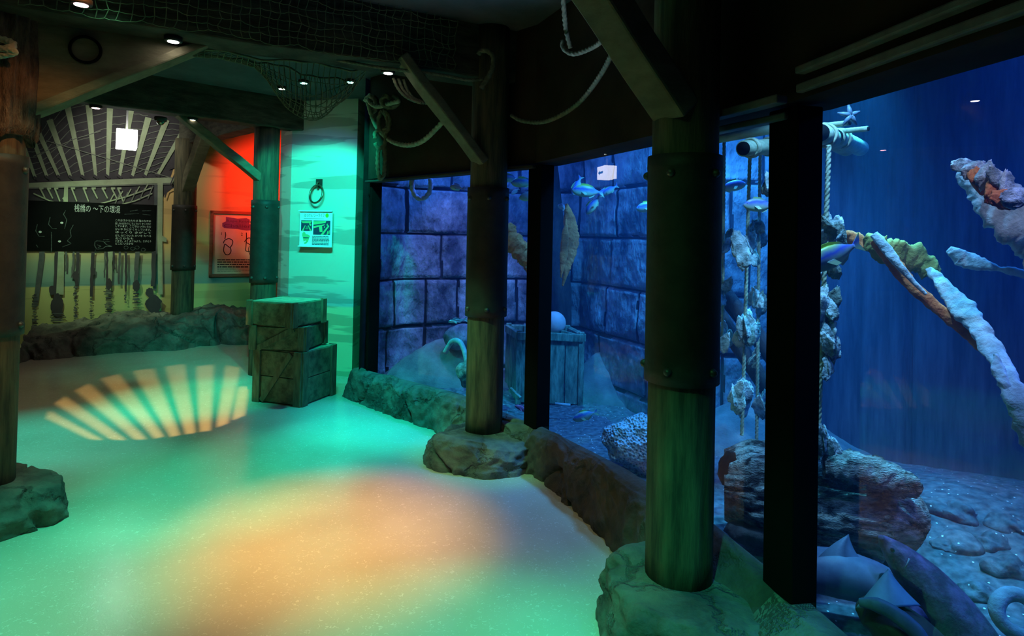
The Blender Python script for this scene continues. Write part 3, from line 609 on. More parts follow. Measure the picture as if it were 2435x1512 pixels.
for k in range(7):
    v = .70 + k * .038
    u = .40
    while u < .90:
        w = random.uniform(.02, .08); m.add([FQ(u, v), FQ(min(u + w, .93), v), FQ(min(u + w, .93), v + .018), FQ(u, v + .018)], [(0, 1, 2, 3)]); u += w + .008
m.build('printed_text', M['print'], t)
def fq4(u0, v0, u1, v1, u2, v2, u3, v3, o): return [FQ(u0, v0, o), FQ(u1, v1, o), FQ(u2, v2, o), FQ(u3, v3, o)]
m = MB(); m.poly(fq4(.05, .26, .39, .26, .39, .56, .05, .56, .0075))
for q in ((.05, .28, .39, .28, .34, .34, .10, .34), (.07, .56, .13, .56, .19, .40, .17, .40), (.33, .56, .39, .56, .28, .40, .26, .40), (.20, .44, .27, .44, .27, .46, .20, .46), (.19, .49, .28, .49, .28, .51, .19, .51), (.30, .34, .37, .36, .36, .42, .31, .40)): m.poly(fq4(*q, .0085), 1)
m.build('printed_photograph', [M['print'], M['leafgreen']], t, fix=False)
m = MB(); m.poly(fq4(.43, .26, .95, .26, .95, .66, .43, .66, .0075))
for q in ((.43, .28, .83, .27, .80, .33, .43, .38), (.44, .42, .78, .36, .78, .39, .44, .48), (.60, .42, .70, .41, .72, .58, .63, .58), (.66, .66, .74, .66, .92, .42, .90, .38), (.84, .66, .88, .66, .90, .56, .87, .55), (.90, .62, .93, .64, .94, .54, .92, .52), (.76, .42, .79, .42, .79, .46, .76, .46), (.84, .36, .87, .34, .88, .40, .85, .41)): m.poly(fq4(*q, .0085), 1)
m.build('printed_photograph', [M['print'], M['leafgreen']], t, fix=False)
m = MB(); mp_ = [(.10, .62), (.14, .58), (.18, .60), (.2, .65), (.27, .66), (.34, .70), (.31, .76), (.28, .86), (.22, .92), (.17, .93), (.15, .90), (.22, .86), (.2, .83), (.14, .86), (.12, .78), (.09, .68)]
m.poly([FQ(a_, b_) for a_, b_ in mp_]); m.build('printed_map', M['leafgreen'], t)
m = MB(); put_text(m, 'ここ', .03, FQ(.18, .78, .009), PD, V((0, 0, 1))) if False else m.add([FQ(.13, .74, .009), FQ(.30, .74, .009), FQ(.30, .765, .009), FQ(.13, .765, .009)], [(0, 1, 2, 3)]); m.build('map_label', M['print'], t)
m = MB(); m.poly([FQ(.845 + .05 * math.cos(q), .115 + .062 * math.sin(q)) for q in [2 * PI * k / 24 for k in range(24)]]); m.build('badge', M['badge'], t)

# ================================================================== crates
def crate(c, yaw, sx, sy, z0, h, lab, diag=(0,), rows=1, bat=.055, rots=()):
    """open boarded crate with corner battens; local x runs along the front"""
    t = thing('wooden_crate', V((c[0], c[1], z0)), lab, 'crate', 'stacked wooden crates', rot=(0, 0, yaw))
    B = WM(t); A = lambda x, y, z: B @ V((x, y, z))
    R = B.to_3x3(); gap = .006
    for s, ax in (((0, -1), 'x'), ((0, 1), 'x'), ((-1, 0), 'y'), ((1, 0), 'y')):
        m = MB()
        for k in range(rows):
            hh = (h - .02) / rows; zc = .01 + hh * (k + .5)
            if ax == 'x': m.box(A(0, s[1] * (sy / 2 - .010), zc), (sx - .02, .018, hh - gap), R)
            else: m.box(A(s[0] * (sx / 2 - .010), 0, zc), (.018, sy - .04, hh - gap), R)
        bevel(m.build('side_panel', M['crate'], t), .003)
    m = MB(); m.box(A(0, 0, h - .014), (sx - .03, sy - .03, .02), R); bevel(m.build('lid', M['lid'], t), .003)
    m = MB(); m.box(A(0, 0, .012), (sx - .03, sy - .03, .02), R); m.build('bottom', M['crate'], t)
    for ix in (-1, 1):
        for iy in (-1, 1):
            m = MB(); o = .009
            m.box(A(ix * (sx / 2 - bat / 2 + .004), iy * (sy / 2 + o), h / 2), (bat, .02, h), R)
            m.box(A(ix * (sx / 2 + o), iy * (sy / 2 - bat / 2 + .004), h / 2), (.02, bat, h), R)
            bevel(m.build('corner_batten', M['crate2'], t), .003)
    for iy in diag:
        m = MB(); x = sx / 2 - bat - .01; s = iy if iy else -1
        m.beam(A(-x, -(sy / 2 + .006), .015), A(x * .85, -(sy / 2 + .006), h - .02), .012, .05, up=(0, 0, 1)); bevel(m.build('diagonal_batten', M['crate2'], t), .003)
    return t
yaw = math.atan2(-.175, .503)
fr, fl_ = V((-1.754, 5.2, 0)), V((-2.257, 5.375, 0)); vy = V((.154, .48, 0)).normalized()
cb = (fr + fl_) / 2 + vy * .25
crate((cb.x, cb.y), yaw, .50, .47, .0, .465, 'largest wooden crate at the bottom of the stack, with a diagonal batten', rows=2, bat=.075)
c2 = V((-1.98, 5.5, 0)); crate((c2.x, c2.y), -.12, .49, .44, .468, .21, 'middle wooden crate of the stack, turned squarer to the room', bat=.06)
c3 = V((-1.985, 5.44, 0)); crate((c3.x, c3.y), yaw - .02, .47, .44, .680, .215, 'top wooden crate of the stack with a bright lid', diag=(), bat=.06)

# ================================================================== mural painting
m = MB(); O = [0.002]
def lay(pts, mi, smooth=False):
    O[0] += .00025; m.poly([Wp(x, y, O[0]) for x, y in pts], mi)
def stroke(pts, w, mi, w2=None):
    O[0] += .00012; w2 = w2 or w; n = len(pts); l = []; r = []
    for i, (x, y) in enumerate(pts):
        a = pts[max(i - 1, 0)]; b = pts[min(i + 1, n - 1)]; dx, dy = b[0] - a[0], b[1] - a[1]; q = math.hypot(dx, dy) or 1
        ww = (w + (w2 - w) * i / (n - 1)) / 2; l.append((x - dy / q * ww, y + dx / q * ww)); r.append((x + dy / q * ww, y - dx / q * ww))
    for i in range(n - 1): m.poly([Wp(*q, O[0]) for q in (l[i], l[i + 1], r[i + 1], r[i])], mi)
random.seed(11)
lay([(-60, 200), (446, 236), (446, 392), (412, 402), (402, 432), (-60, 446)], 0)
lay([(-60, 440), (372, 432), (372, 500), (-60, 500)], 0)
lay([(372, 428), (440, 424), (440, 440), (412, 446), (392, 462), (372, 500)], 0)
J = [((40, 300), (85, 425)), ((75, 320), (113, 423)), ((92, 315), (141, 422)), ((118, 285), (169, 423)), ((160, 250), (198, 422)), ((211, 250), (228, 422)), ((262, 250), (256, 421)), ((312, 260), (284, 421)), ((353, 280), (314, 422)), ((396, 285), (344, 420)), ((442, 300), (374, 418))]
J = [((a[0], a[1]), b) for a, b in J]
for i in range(len(J) - 1):
    for k in range(9):
        t_ = (k + .5) / 9
        a = (J[i][0][0] + (J[i][1][0] - J[i][0][0]) * t_, J[i][0][1] + (J[i][1][1] - J[i][0][1]) * t_)
        t2 = t_ - .02; b = (J[i + 1][0][0] + (J[i + 1][1][0] - J[i + 1][0][0]) * t2, J[i + 1][0][1] + (J[i + 1][1][1] - J[i + 1][0][1]) * t2 - 9)
        mid = [(a[0] + (b[0] - a[0]) * q, a[1] + (b[1] - a[1]) * q + random.uniform(-1.5, 1.5)) for q in (0, .25, .5, .75, 1)]
        stroke(mid, 1.6, 3)
for a, b in J:
    stroke([a, ((a[0] + b[0]) / 2, (a[1] + b[1]) / 2), b], 15 if a[1] < 300 else 12, 1, 7); stroke([(b[0] - 5, b[1] - 5), (b[0] + 6, b[1] + 3)], 6, 0)
stroke([(60, 442), (200, 436), (330, 431), (440, 427)], 13, 1)
stroke([(60, 448), (440, 436)], 3, 3)
stroke([(110, 335), (230, 370), (330, 400), (410, 424)], 2, 3); stroke([(80, 372), (180, 330), (240, 312)], 2, 3)
for x in (100, 118, 135, 175, 203, 224, 248, 270, 285): stroke([(x - 4, 448), (x + 8, 472 + (x * 7) % 14)], 4, 1, 3); stroke([(x - 6, 448), (x + 4, 448)], 5, 1)
stroke([(158, 440), (156, 500)], 9, 1, 12); stroke([(150, 470), (175, 500)], 5, 1)
stroke([(80, 460), (120, 478), (150, 486)], 3, 1)
stroke([(225, 488), (300, 468), (360, 447)], 3, 1); stroke([(250, 496), (320, 478), (362, 460)], 2.5, 1)
for x in (262, 282, 302, 322, 342): stroke([(x, 478 - (x - 262) * .28), (x + 10, 460 - (x - 262) * .28)], 2.5, 1); stroke([(x + 10, 488 - (x - 262) * .2), (x + 22, 462 - (x - 262) * .25)], 2.5, 3)
stroke([(381, 434), (380, 560), (382, 700)], 13, 1, 11); stroke([(371, 440), (370, 600), (368, 690)], 8, 2)
lay([(382, 558), (396, 566), (396, 576), (380, 572)], 1)
def pile(x0, y0, x1, y1, w, mi=2): 
    n = 8; stroke([(x0 + (x1 - x0) * k / n + random.uniform(-1, 1), y0 + (y1 - y0) * k / n) for k in range(n + 1)], w, mi, w * .85)
def refl(x, y0, y1, w):
    y = y0
    while y < y1:
        ww = w * random.uniform(.5, 1.25); stroke([(x - ww / 2 + random.uniform(-2, 2), y), (x + ww / 2 + random.uniform(-2, 2), y + random.uniform(-1, 1))], random.uniform(1.4, 3.2), 2 if random.random() < .7 else 0); y += random.uniform(2.5, 4.5)
def blob(x, y, rx, ry, mi=0):
    lay([(x + rx * math.cos(q) * random.uniform(.8, 1.15), y + ry * math.sin(q) * random.uniform(.85, 1.1)) for q in [2 * PI * k / 18 for k in range(18)]], mi)
pile(101, 598, 86, 720, 13); refl(83, 700, 790, 12)
pile(135, 598, 131, 700, 9, 0); stroke([(146, 598), (143, 700)], 14, 1, 18); blob(124, 690, 7, 12); blob(137, 725, 15, 28); refl(137, 745, 785, 34)
pile(158, 598, 158, 645, 5); pile(176, 598, 172, 660, 5); pile(186, 598, 182, 680, 8, 0); blob(181, 655, 8, 12); refl(180, 680, 765, 8)
pile(221, 598, 217, 705, 8, 0); blob(222, 645, 6, 10); refl(217, 705, 760, 5)
pile(251, 598, 249, 660, 4); pile(262, 598, 258, 700, 14, 1); pile(255, 598, 256, 680, 5, 0); pile(270, 598, 272, 640, 5, 0); blob(259, 675, 8, 14); refl(259, 685, 760, 18)
pile(286, 598, 283, 675, 6); pile(300, 598, 300, 692, 6, 0); refl(299, 692, 720, 6)
pile(327, 598, 323, 680, 11); blob(324, 680, 9, 14); refl(324, 690, 765, 14)
pile(367, 598, 364, 680, 11, 0); blob(356, 695, 10, 12); blob(366, 722, 19, 22); lay([(340, 741), (395, 738), (370, 745)], 0); refl(368, 748, 762, 40)
stroke([(60, 640), (140, 652), (240, 646), (330, 660), (430, 655)], 3, 2) if False else None
stroke([(392, 470), (398, 452), (418, 444)], 3, 0); stroke([(405, 440), (421, 400)], 3, 0); stroke([(415, 425), (436, 412)], 4, 0); stroke([(398, 400), (440, 384)], 2, 0)
m.build('wall_mural', [M['m_dark'], M['m_pale'], M['m_pile'], M['m_grey']], label='painted picture of a wooden pier from beneath with piles in water', cat='mural', fix=False)

# chalkboard
t = thing('chalkboard', Wp(220, 600, .02), 'wide black chalkboard with white writing in front of the pier mural', 'chalkboard')
bx0, bx1, bz0, bz1 = -2.15, -.460, 1.185, 1.825
def Q(u, v, o=.0225): return W0 + WD * (bx0 + (bx1 - bx0) * u) + V((0, 0, bz1 + (bz0 - bz1) * v)) + WN * o
bl = bx1 - bx0; bh = bz1 - bz0
# u of a pixel column, measured on the wall plane
def QU(px, py):
    p = Wp(px, py); return ((p - W0).dot(WD) - bx0) / bl, (bz1 - p.z) / bh
m = MB(); R = Matrix((WD, V((0, 0, 1)), WN)).transposed(); m.box(Q(.5, .5, .011), (bl, bh, .022), R); bevel(m.build('board', M['chalkboard'], t), .002)
def U(x, y): return QU(70 + x * 320 / 2435, 470 + y * 150 / 1141)       # position read off the board
m = MB(); a = U(810, 245); b = U(1640, 265)
put_text(m, '桟橋の 〜下の環境', .11, Q(*a, .024), WD, V((0, 0, 1)), width=(b[0] - a[0]) * bl); m.build('chalk_title', M['chalk'], t)
for k, (txt, y) in enumerate((('このおさかなたちは 海のなかの', 425), ('はしらのまわりに すんでいて かくれがに', 480), ('しています。ここでは いろいろな', 530), ('かいや かにが くらしています。', 585), ('ゆっくり さがして', 640), ('はしらについた かいを たべる', 700), ('おさかなも', 750), ('います。よく みてみよう。さがそう', 800), ('どこに いるかな', 845))):
    m = MB(); a = U(1550, y); b = U(2200 if k not in (6, 8) else 1880, y); put_text(m, txt, .034, Q(*a, .024), WD, V((0, 0, 1)), width=(b[0] - a[0]) * bl); m.build('chalk_line', M['chalk'], t)
m = MB()
for x, y in ((590, 455), (200, 620), (550, 790)):
    cx_, cy_ = U(x, y); m.poly([Q(cx_ + .010 * math.cos(q), cy_ + .022 * math.sin(q), .024) for q in [2 * PI * k / 12 for k in range(12)]])
m.build('chalk_dots', M['chalk'], t)
m = MB()
def sk(pts, w=.004, mi=0):
    P_ = [Q(*U(x, y), .0235) for x, y in pts]
    for i in range(len(P_) - 1):
        d = (P_[i + 1] - P_[i]).normalized(); s = d.cross(WN) * w; m.poly([P_[i] - s, P_[i + 1] - s, P_[i + 1] + s, P_[i] + s], mi)
random.seed(5)
sk([(150, 480), (120, 600), (180, 700), (280, 700)]); sk([(380, 350), (350, 480), (420, 560), (500, 560)]); sk([(400, 620), (405, 800), (400, 980)]); sk([(660, 230), (620, 300), (680, 400), (640, 560)]); sk([(800, 490), (740, 600), (760, 700), (690, 780), (760, 830), (600, 890)]); sk([(130, 850), (160, 900)])
m.build('chalk_reef_drawing', M['chalk_dim'], t); m = MB()
sk([(1190, 790), (1230, 780), (1340, 790), (1400, 850), (1500, 880), (1380, 880), (1330, 920), (1220, 930), (1180, 860), (1190, 790)], .005); sk([(1340, 760), (1450, 760)], .004); sk([(1370, 800), (1460, 790)], .004)
sk([(1230, 850), (1300, 880), (1240, 900)], .005); sk([(1200, 940), (1180, 990), (1260, 970)], .003)
m.build('chalk_fish_drawing', M['chalk_dim'], t); m = MB()
sk([(1820, 245), (1960, 225)], .004); sk([(2040, 240), (2200, 235)], .003); sk([(1720, 300), (1980, 290)], .003); sk([(2050, 300), (2190, 315)], .004)
for x, y in ((1750, 900), (1870, 920), (1950, 900), (2060, 940)): sk([(x + 40 * math.cos(q), y + 30 * math.sin(q)) for q in [2 * PI * k / 7 for k in range(8)]], .0035)
m.build('chalk_scribble', M['chalk_dim'], t)

# knot poster on the red lit wall
t = thing('framed_poster', Wp(560, 655, .02), 'framed knot tying poster on the red lit wall beside the pole', 'poster')
def WQ(x, y, o): return Wp(480 + x * 140 / 1058, 480 + y * 200 / 1512, o)
m = MB()
x0, x1, y0, y1 = 150, 1330, 155, 1350
p00 = WQ(150, 155, 0); p11 = WQ(1330, 1350, 0); lx0 = (p00 - W0).dot(WD); lx1 = (p11 - W0).dot(WD); hz1 = p00.z; hz0 = WQ(150, 1350, 0).z
def PQ(u, v, o): return W0 + WD * (lx0 + (lx1 - lx0) * u) + V((0, 0, hz1 + (hz0 - hz1) * v)) + WN * o
fw = .045; WW = lx1 - lx0; HH = hz1 - hz0; R = Matrix((WD, V((0, 0, 1)), WN)).transposed()
for (u, v, sx, sz) in ((.5, 0, WW, fw), (.5, 1, WW, fw), (0, .5, fw, HH), (1, .5, fw, HH)):
    m.box(PQ(u, v, .022) + WD * (fw / 2 if u == 0 else -fw / 2 if u == 1 else 0) + V((0, 0, -fw / 2 if v == 0 else fw / 2 if v == 1 else 0)), (sx, sz, .044), R)
bevel(m.build('frame', M['frame'], t), .006)
m = MB(); m.box(PQ(.5, .5, .010), (WW - .05, HH - .05, .016), R); m.build('sheet', M['paper'], t)
def wl(pts, o=.0195): return [Wp(480 + x * 140 / 1058, 480 + y * 200 / 1512, o) for x, y in pts]
m = MB(); m.poly(wl([(430, 270), (640, 300), (800, 290), (860, 320), (850, 400), (960, 410), (1050, 440), (1000, 500), (800, 515), (640, 490), (400, 470), (365, 440), (365, 380), (430, 350)])); m.build('title_blob', M['purple'], t)
m = MB(); put_text(m, 'Rope Knots', .05, wl([(440, 360)], .021)[0], WD, V((0, 0, 1)), width=.33); m.build('title_text', M['purple_d'], t); m = MB(); put_text(m, 'Challenge', .07, wl([(385, 455)], .021)[0], WD, V((0, 0, 1)), width=.50); m.build('title_text', M['purple_d'], t)
m = MB()
def wk(pts, w=.006, o=.0205):
    P_ = wl(pts, o)
    for i in range(len(P_) - 1):
        d = (P_[i + 1] - P_[i]).normalized(); s = d.cross(WN) * w; m.poly([P_[i] - s - d * w * .5, P_[i + 1] - s + d * w * .5, P_[i + 1] + s + d * w * .5, P_[i] + s - d * w * .5])
def sp2(pts, n=6): return [(p.x, p.y) for p in spline([V((a, b, 0)) for a, b in pts], n)]
wk(sp2([(420, 545), (425, 600), (412, 665)])); wk(sp2([(385, 740), (410, 690), (480, 660), (545, 690), (548, 750), (500, 815), (420, 760), (400, 790), (390, 880), (430, 945), (490, 940), (522, 880), (505, 815)]))
m.build('knot_drawing', M['ink'], t); m = MB()
wk(sp2([(797, 555), (800, 620), (797, 690)])); wk(sp2([(765, 715), (800, 670), (850, 645), (900, 690), (900, 760)])); wk(sp2([(795, 730), (850, 760), (895, 810), (880, 870), (830, 890), (785, 870), (790, 790), (797, 700)])); wk(sp2([(850, 790), (835, 860), (860, 950), (885, 990)]), .004)
m.build('knot_drawing', M['ink'], t); m = MB()
put_text(m, '1', .06, wl([(335, 595)], .0205)[0], WD, V((0, 0, 1))); put_text(m, '2', .06, wl([(695, 605)], .0205)[0], WD, V((0, 0, 1)))
m.build('step_numbers', M['ink'], t); m = MB()
for y, h, xe in ((1040, 16, 860), (1080, 20, 880), (1122, 20, 870), (1167, 20, 830), (1205, 6, 600), (1225, 5, 880), (1248, 5, 700)):
    x = 275
    while x < xe:
        w = random.uniform(20, 90); x2 = min(x + w, xe); m.poly(wl([(x, y - h / 2), (x2, y - h / 2), (x2, y + h / 2), (x, y + h / 2)], .0205)); x = x2 + 9
m.build('caption_text', M['ink'], t)

# ================================================================== ropes, net, lamps, sign
def rope(pts, r, lab, mat='rope', n=10, pitch=None, name='rope', cat='rope', parent=None):
    path = spline(pts, n); out = [path[0]]; step = r * .4
    for a, b in zip(path, path[1:]):
        k = max(1, int((b - a).length / step)); out += [a.lerp(b, (j + 1) / k) for j in range(k)]
    pitch = pitch or r * 2.6
    m = MB(); m.tube(out, r, 15, fn=lambda a, Lc, i: 1 + .15 * math.cos(3 * a - 2 * PI * Lc / pitch))
    if parent: return m.build(name, M[mat], parent)
    return m.build(name, M[mat], label=lab, cat=cat)
rope([D(1215, 274, 3.95), D(1245, 288, 3.9), D(1300, 288, 3.7), D(1370, 250, 3.4), D(1430, 175, 3.0), D(1476, 80, 2.6)], .012, 'long sagging rope strung from the second pole to the nearest brace', 'rope_d')
rope([D(1338, 95, 3.3), D(1340, 115, 3.3), D(1365, 128, 3.25), D(1410, 112, 3.1), D(1445, 85, 2.9), D(1466, 62, 2.8)], .012, 'short loop of rope under the blue lit ceiling', 'rope_d')
rope([D(1338, -30, 3.1), D(1342, 30, 3.2), D(1346, 70, 3.3), D(1356, 112, 3.4)], .013, 'straight pale rope hanging down from the ceiling', 'rope_d')
rope([D(1138, 130, 3.95), D(1142, 122, 3.95), D(1155, 120, 3.94), D(1172, 132, 3.93), D(1172, 160, 3.92), D(1160, 185, 3.92), D(1144, 210, 3.92)], .016, 'curled rope end hooked high on the second pole', 'rope_d')
rope([D(800, 142, 3.72), D(900, 160, 3.75), D(1000, 172, 3.8), D(1060, 180, 3.85), D(1110, 190, 3.88), D(1150, 188, 3.93)], .010, 'rope lying along the lower edge of the big beam', 'rope_d')
for i, (dx, dy, dd) in enumerate(((0, 0, 0), (12, 2, .03), (24, 6, .06))):
    rope([D(935 + dx, 185 + dy * .3, 4.0 + dd), D(945 + dx, 208 + dy, 4.05 + dd), D(962 + dx, 228 + dy, 4.1 + dd), D(985 + dx, 240 + dy * .6, 4.15 + dd), D(1003 + dx * .5, 245 + dy * .2, 4.15 + dd)], .010, ('innermost', 'middle', 'outermost')[i] + ' of the three rope loops behind the pale brace', 'rope_d')
rope([D(868, 240, 5.5), D(880, 228, 5.46), D(893, 240, 5.42), D(892, 262, 5.4), D(880, 268, 5.42)], .020, 'rope ring knotted at the top corner of the pillar')
rope([D(872, 234, 5.42), D(884, 275, 5.36), D(898, 305, 5.28), D(930, 335, 5.1), D(968, 345, 4.92), D(1005, 335, 4.75), D(1045, 298, 4.55), D(1060, 280, 4.5)], .018, 'thick twisted rope drooping from the pillar corner across the dark wall')
rope([D(874, 236, 5.40), D(884, 248, 5.34), D(900, 254, 5.26), D(925, 247, 5.1), D(950, 240, 5.0)], .017, 'short rope from the pillar corner to the knotted bundle')
t = thing('rope_bundle', D(905, 425, 5.2), 'hanging bundle of knotted rope with a long loop, beside the pillar', 'rope')
kb = lambda x, y, d=5.14: D(x, y, d)
for k, pts in enumerate((
    [kb(908, 262), kb(900, 285), kb(906, 310), kb(922, 300), kb(918, 275), kb(905, 262)],
    [kb(892, 330), kb(893, 315), kb(906, 310), kb(917, 322), kb(914, 345), kb(900, 352), kb(892, 340)],
    [kb(900, 355), kb(898, 380), kb(899, 405), kb(903, 424), kb(912, 418), kb(915, 395), kb(916, 370), kb(914, 345)],
    [kb(912, 260), kb(925, 278), kb(924, 305), kb(912, 320)],
    [kb(930, 236), kb(918, 228), kb(908, 240), kb(920, 255), kb(942, 250), kb(946, 236), kb(935, 226)])):
    rope(pts, .017 if k < 4 else .021, None, 'rope_d', parent=t, name='rope_loop')

# fishing net slung under the big beam
def netf(u, v):
    a = D(396, 96, 3.42).lerp(D(872, 178, 3.95), u); a.z = 2.53
    w = .03 + .42 * (u ** 1.2); s = math.sin(PI * min(1, max(0, (u - .42) / .58)))
    q = a + Bn1 * (w * v) + V((0, 0, .03 * u))
    q.z += -.30 * s * math.sin(PI * v) ** .8 - .03 * math.sin(PI * v) + .03 * noise.noise(q * 6)
    return q + noise.noise_vector(q * 9) * .02
t = thing('fishing_net', netf(.7, .5), 'green brown fishing net slung under the big beam with a bulging bag', 'net')
def netmesh(f, nu, nv, name, r=.0026):
    m = MB(); G = [[f(i / nu, j / nv) for i in range(nu + 1)] for j in range(nv + 1)]
    def seg(a, b):
        if (b - a).length > .002: m.tube([a, (a + b) / 2 - V((0, 0, .004)), b], r, 5, caps=False)
    for j in range(nv + 1):
        for i in range(nu + 1):
            if i < nu: seg(G[j][i], G[j][i + 1])
            if j < nv: seg(G[j][i], G[j + 1][i])
    return m.build(name, M['net'], t)
netmesh(netf, 34, 11, 'net_bag')
m = MB()
for vv in (.0, 1.0): m.tube([netf(k / 40, vv) for k in range(41)], .007, 6)
m.build('head_rope', M['net'], t)
def netface(u, v):
    a = B1a.lerp(B1b, -.05 + .95 * u) - Bn1 * .025; return V((a.x, a.y, 2.56 + .36 * v + .015 * noise.noise(V((u * 9, v * 5, 0))))) + noise.noise_vector(V((u * 20, v * 9, 3))) * .025
netmesh(netface, 44, 8, 'net_curtain', .0026)

def downlight(p, lab, lens, r=.032, n=(0, 0, -1)):
    t = thing('ceiling_spotlight', p, lab, 'ceiling light', 'recessed ceiling spotlights')
    m = MB(); m.lathe(p, [(r * .9, -.012), (r * 1.35, -.012), (r * 1.4, -.004), (r * 1.4, .012), (r * .9, .012)], 24); m.build('bezel', M['iron'], t)
    m = MB(); m.lathe(p, [(.001, -.013), (r * .88, -.014), (r * .88, -.004), (.001, -.004)], 20); m.build('lens', M[lens], t)
    return t
B1u = lambda px, py, z=2.535: Zp(px, py, z)
downlight(B1u(412, 94), 'lit spotlight in the big beam near its barked pole end', 'lens')
downlight(B1u(923, 170), 'lit spotlight in the big beam next to the pale brace', 'lens')
downlight(Zp(670, 209, 2.885), 'whitish lit ceiling spotlight just left above the pillar', 'lens', .03)
downlight(Zp(722, 195, 2.885), 'green lit ceiling spotlight seen through the net bag', 'lens_g', .035)
downlight(Zp(833, 193, 2.885), 'green lit ceiling spotlight above the corner of the pillar', 'lens_g', .035)
downlight(Zp(228, 254, 2.565), 'pink lit spotlight in the mural beam', 'lens_r', .035)
downlight(Zp(457, 283, 2.565), 'white lit spotlight in the mural beam beside the slanting brace', 'lens', .035)
downlight(Zp(509, 345, 2.625), 'small lit spotlight in the far beam above the red lit wall', 'lens', .03)
downlight(Zp(178, -8, 2.885), 'pinkish lit ceiling spotlight at the very top, farther of two', 'lens_r', .045)
downlight(Zp(192, 3, 2.885), 'pinkish lit ceiling spotlight at the very top, nearer of two', 'lens_r', .045) if False else downlight(D(193, 5, 2.62), 'pinkish lit ceiling spotlight at the very top, nearer of two', 'lens_r', .03)
# small dome camera by the sign
t = thing('dome_camera', D(382, 290, 5.65), 'small dark dome camera under the mural beam', 'camera')
m = MB(); m.lathe(D(382, 286, 5.65), [(.05, -.01), (.055, .02), (.05, .03)], 20); m.build('housing', M['iron'], t)
m = MB(); m.ball(D(382, 289, 5.65), (.035, .035, .035)); m.build('dome', M['ring'], t)
# hanging lit sign
sd = ray(302, 328); sd = V((-.555, .832, 0)).normalized(); sc_ = D(302, 328, 6.45); sl = .30; sn = V((sd.y, -sd.x, 0))
t = thing('exit_sign', sc_ + sd * sl / 2 + V((0, 0, -.09)), 'glowing white box sign hanging by a rod in front of the pier mural', 'sign')
m = MB(); R = Matrix((sd, sn, V((0, 0, 1)))).transposed(); cS = sc_ + sd * sl / 2; m.box(cS, (sl, .19, .19), R); bevel(m.build('lit_box', M['signwhite'], t), .004)
m = MB()
for s in (1, -1):
    F = lambda a, b: cS + sn * s * .0965 + sd * a + V((0, 0, b))
    m.poly([F(-.09, -.015), (F(-.09, .015)), F(.04, .015), F(.04, .04), F(.10, 0), F(.04, -.04), F(.04, -.015)])
m.build('green_arrow', M['signgreen'], t, fix=False)
m = MB(); rp = cS - sd * .0; m.tube([rp + V((0, 0, .07)), V((rp.x, rp.y, 3.30))], .010, 8); m.build('hanging_rod', M['trim'], t)
# coiled rope at the picture edge
rope([D(-40, 88, 3.0), D(0, 92, 2.98), D(30, 103, 2.95), D(20, 114, 2.93), D(-40, 118, 2.95)], .016, 'topmost pale rope turn around the barked pole')
rope([D(-40, 112, 2.95), D(5, 118, 2.93), D(34, 121, 2.92), D(28, 128, 2.93), D(-40, 140, 2.95)], .013, 'lowest pale rope turn around the barked pole')
# pattern projector that throws the striped fan on the floor
G = V((-1.72, 3.76, 2.84)); tg = V((-3.15, 5.25, 0)); dr = (tg - G).normalized()
t = thing('pattern_projector', G, 'small dark projector clamped behind the big beam', 'projector')
pd_ = .15; pc = G + dr * pd_
def gob(px, py):
    f = Zp(px, py, 0); r = (f - G); return G + r * (pd_ / r.dot(dr))
def zm(x, y): return (60 + x * 580 / 2435, 840 + y * 240 / 1008)
fc = (548, 1172)
bands = [((240, 570), (210, 650), (650, 860), (780, 866)), ((400, 430), (300, 500), (860, 862), (1010, 866)), ((640, 300), (500, 370), (1095, 862), (1210, 855)), ((940, 205), (760, 250), (1290, 852), (1385, 830)), ((1280, 150), (1075, 175), (1450, 835), (1545, 815)), ((1590, 105), (1400, 130), (1600, 810), (1700, 790)), ((1885, 110), (1710, 130), (1745, 785), (1850, 770)), ((2150, 140), (2000, 120), (1910, 740), (2020, 700)), ((2235, 330), (2130, 330), (2065, 670), (2190, 620))]
# opaque plate = ring and ribs between the openings
u_ = dr.cross(V((0, 0, 1))).normalized(); w_ = u_.cross(dr)
def p2(q): r = q - pc; return r.dot(u_), r.dot(w_)
import mathutils
slots = [[p2(gob(*zm(*q))) for q in b] for b in bands]
xs = [q[0] for s in slots for q in s]; ys = [q[1] for s in slots for q in s]
# triangulate plate with holes via constrained delaunay
outer = [((min(xs) + max(xs)) / 2 + (max(xs) - min(xs)) * 1.5 * math.cos(a), (min(ys) + max(ys)) / 2 + (max(xs) - min(xs)) * 1.5 * math.sin(a)) for a in [2 * PI * k / 32 for k in range(32)]]
vs2 = [V(q) for q in outer]; fcs = [list(range(32))]; ed = []
holes = []
for s in slots:
    b = len(vs2); vs2 += [V(q) for q in s]; n = len(s); ed += [(b + i, b + (i + 1) % n) for i in range(n)]
ed += [(i, (i + 1) % 32) for i in range(32)]
from mathutils.geometry import delaunay_2d_cdt
ov, oe, of, *_ = delaunay_2d_cdt(vs2, ed, [], 0, 1e-7)
def inside(pt, poly):
    c_ = False
    for i in range(len(poly)):
        (x1, y1), (x2, y2) = poly[i], poly[i - 1]
        if (y1 > pt[1]) != (y2 > pt[1]) and pt[0] < (x2 - x1) * (pt[1] - y1) / (y2 - y1) + x1: c_ = not c_
    return c_
m = MB(); fs = [f for f in of if not any(inside([sum(ov[i][k] for i in f) / len(f) for k in (0, 1)], s) for s in slots)]
m.add([pc + u_ * q[0] + w_ * q[1] for q in ov], fs); m.build('pattern_plate', M['black'], t, fix=False)
m = MB(); Rr = Matrix((u_, w_, u_.cross(w_))).transposed(); m.box(G - dr * .07, (.09, .09, .10), Rr); m.build('lamp_housing', M['black'], t)
m = MB(); m.beam(G - dr * .10, V((G.x, G.y, CEIL - .01)) - dr * .10, .03, .01, up=(1, 0, 0)); m.build('clamp', M['black'], t)
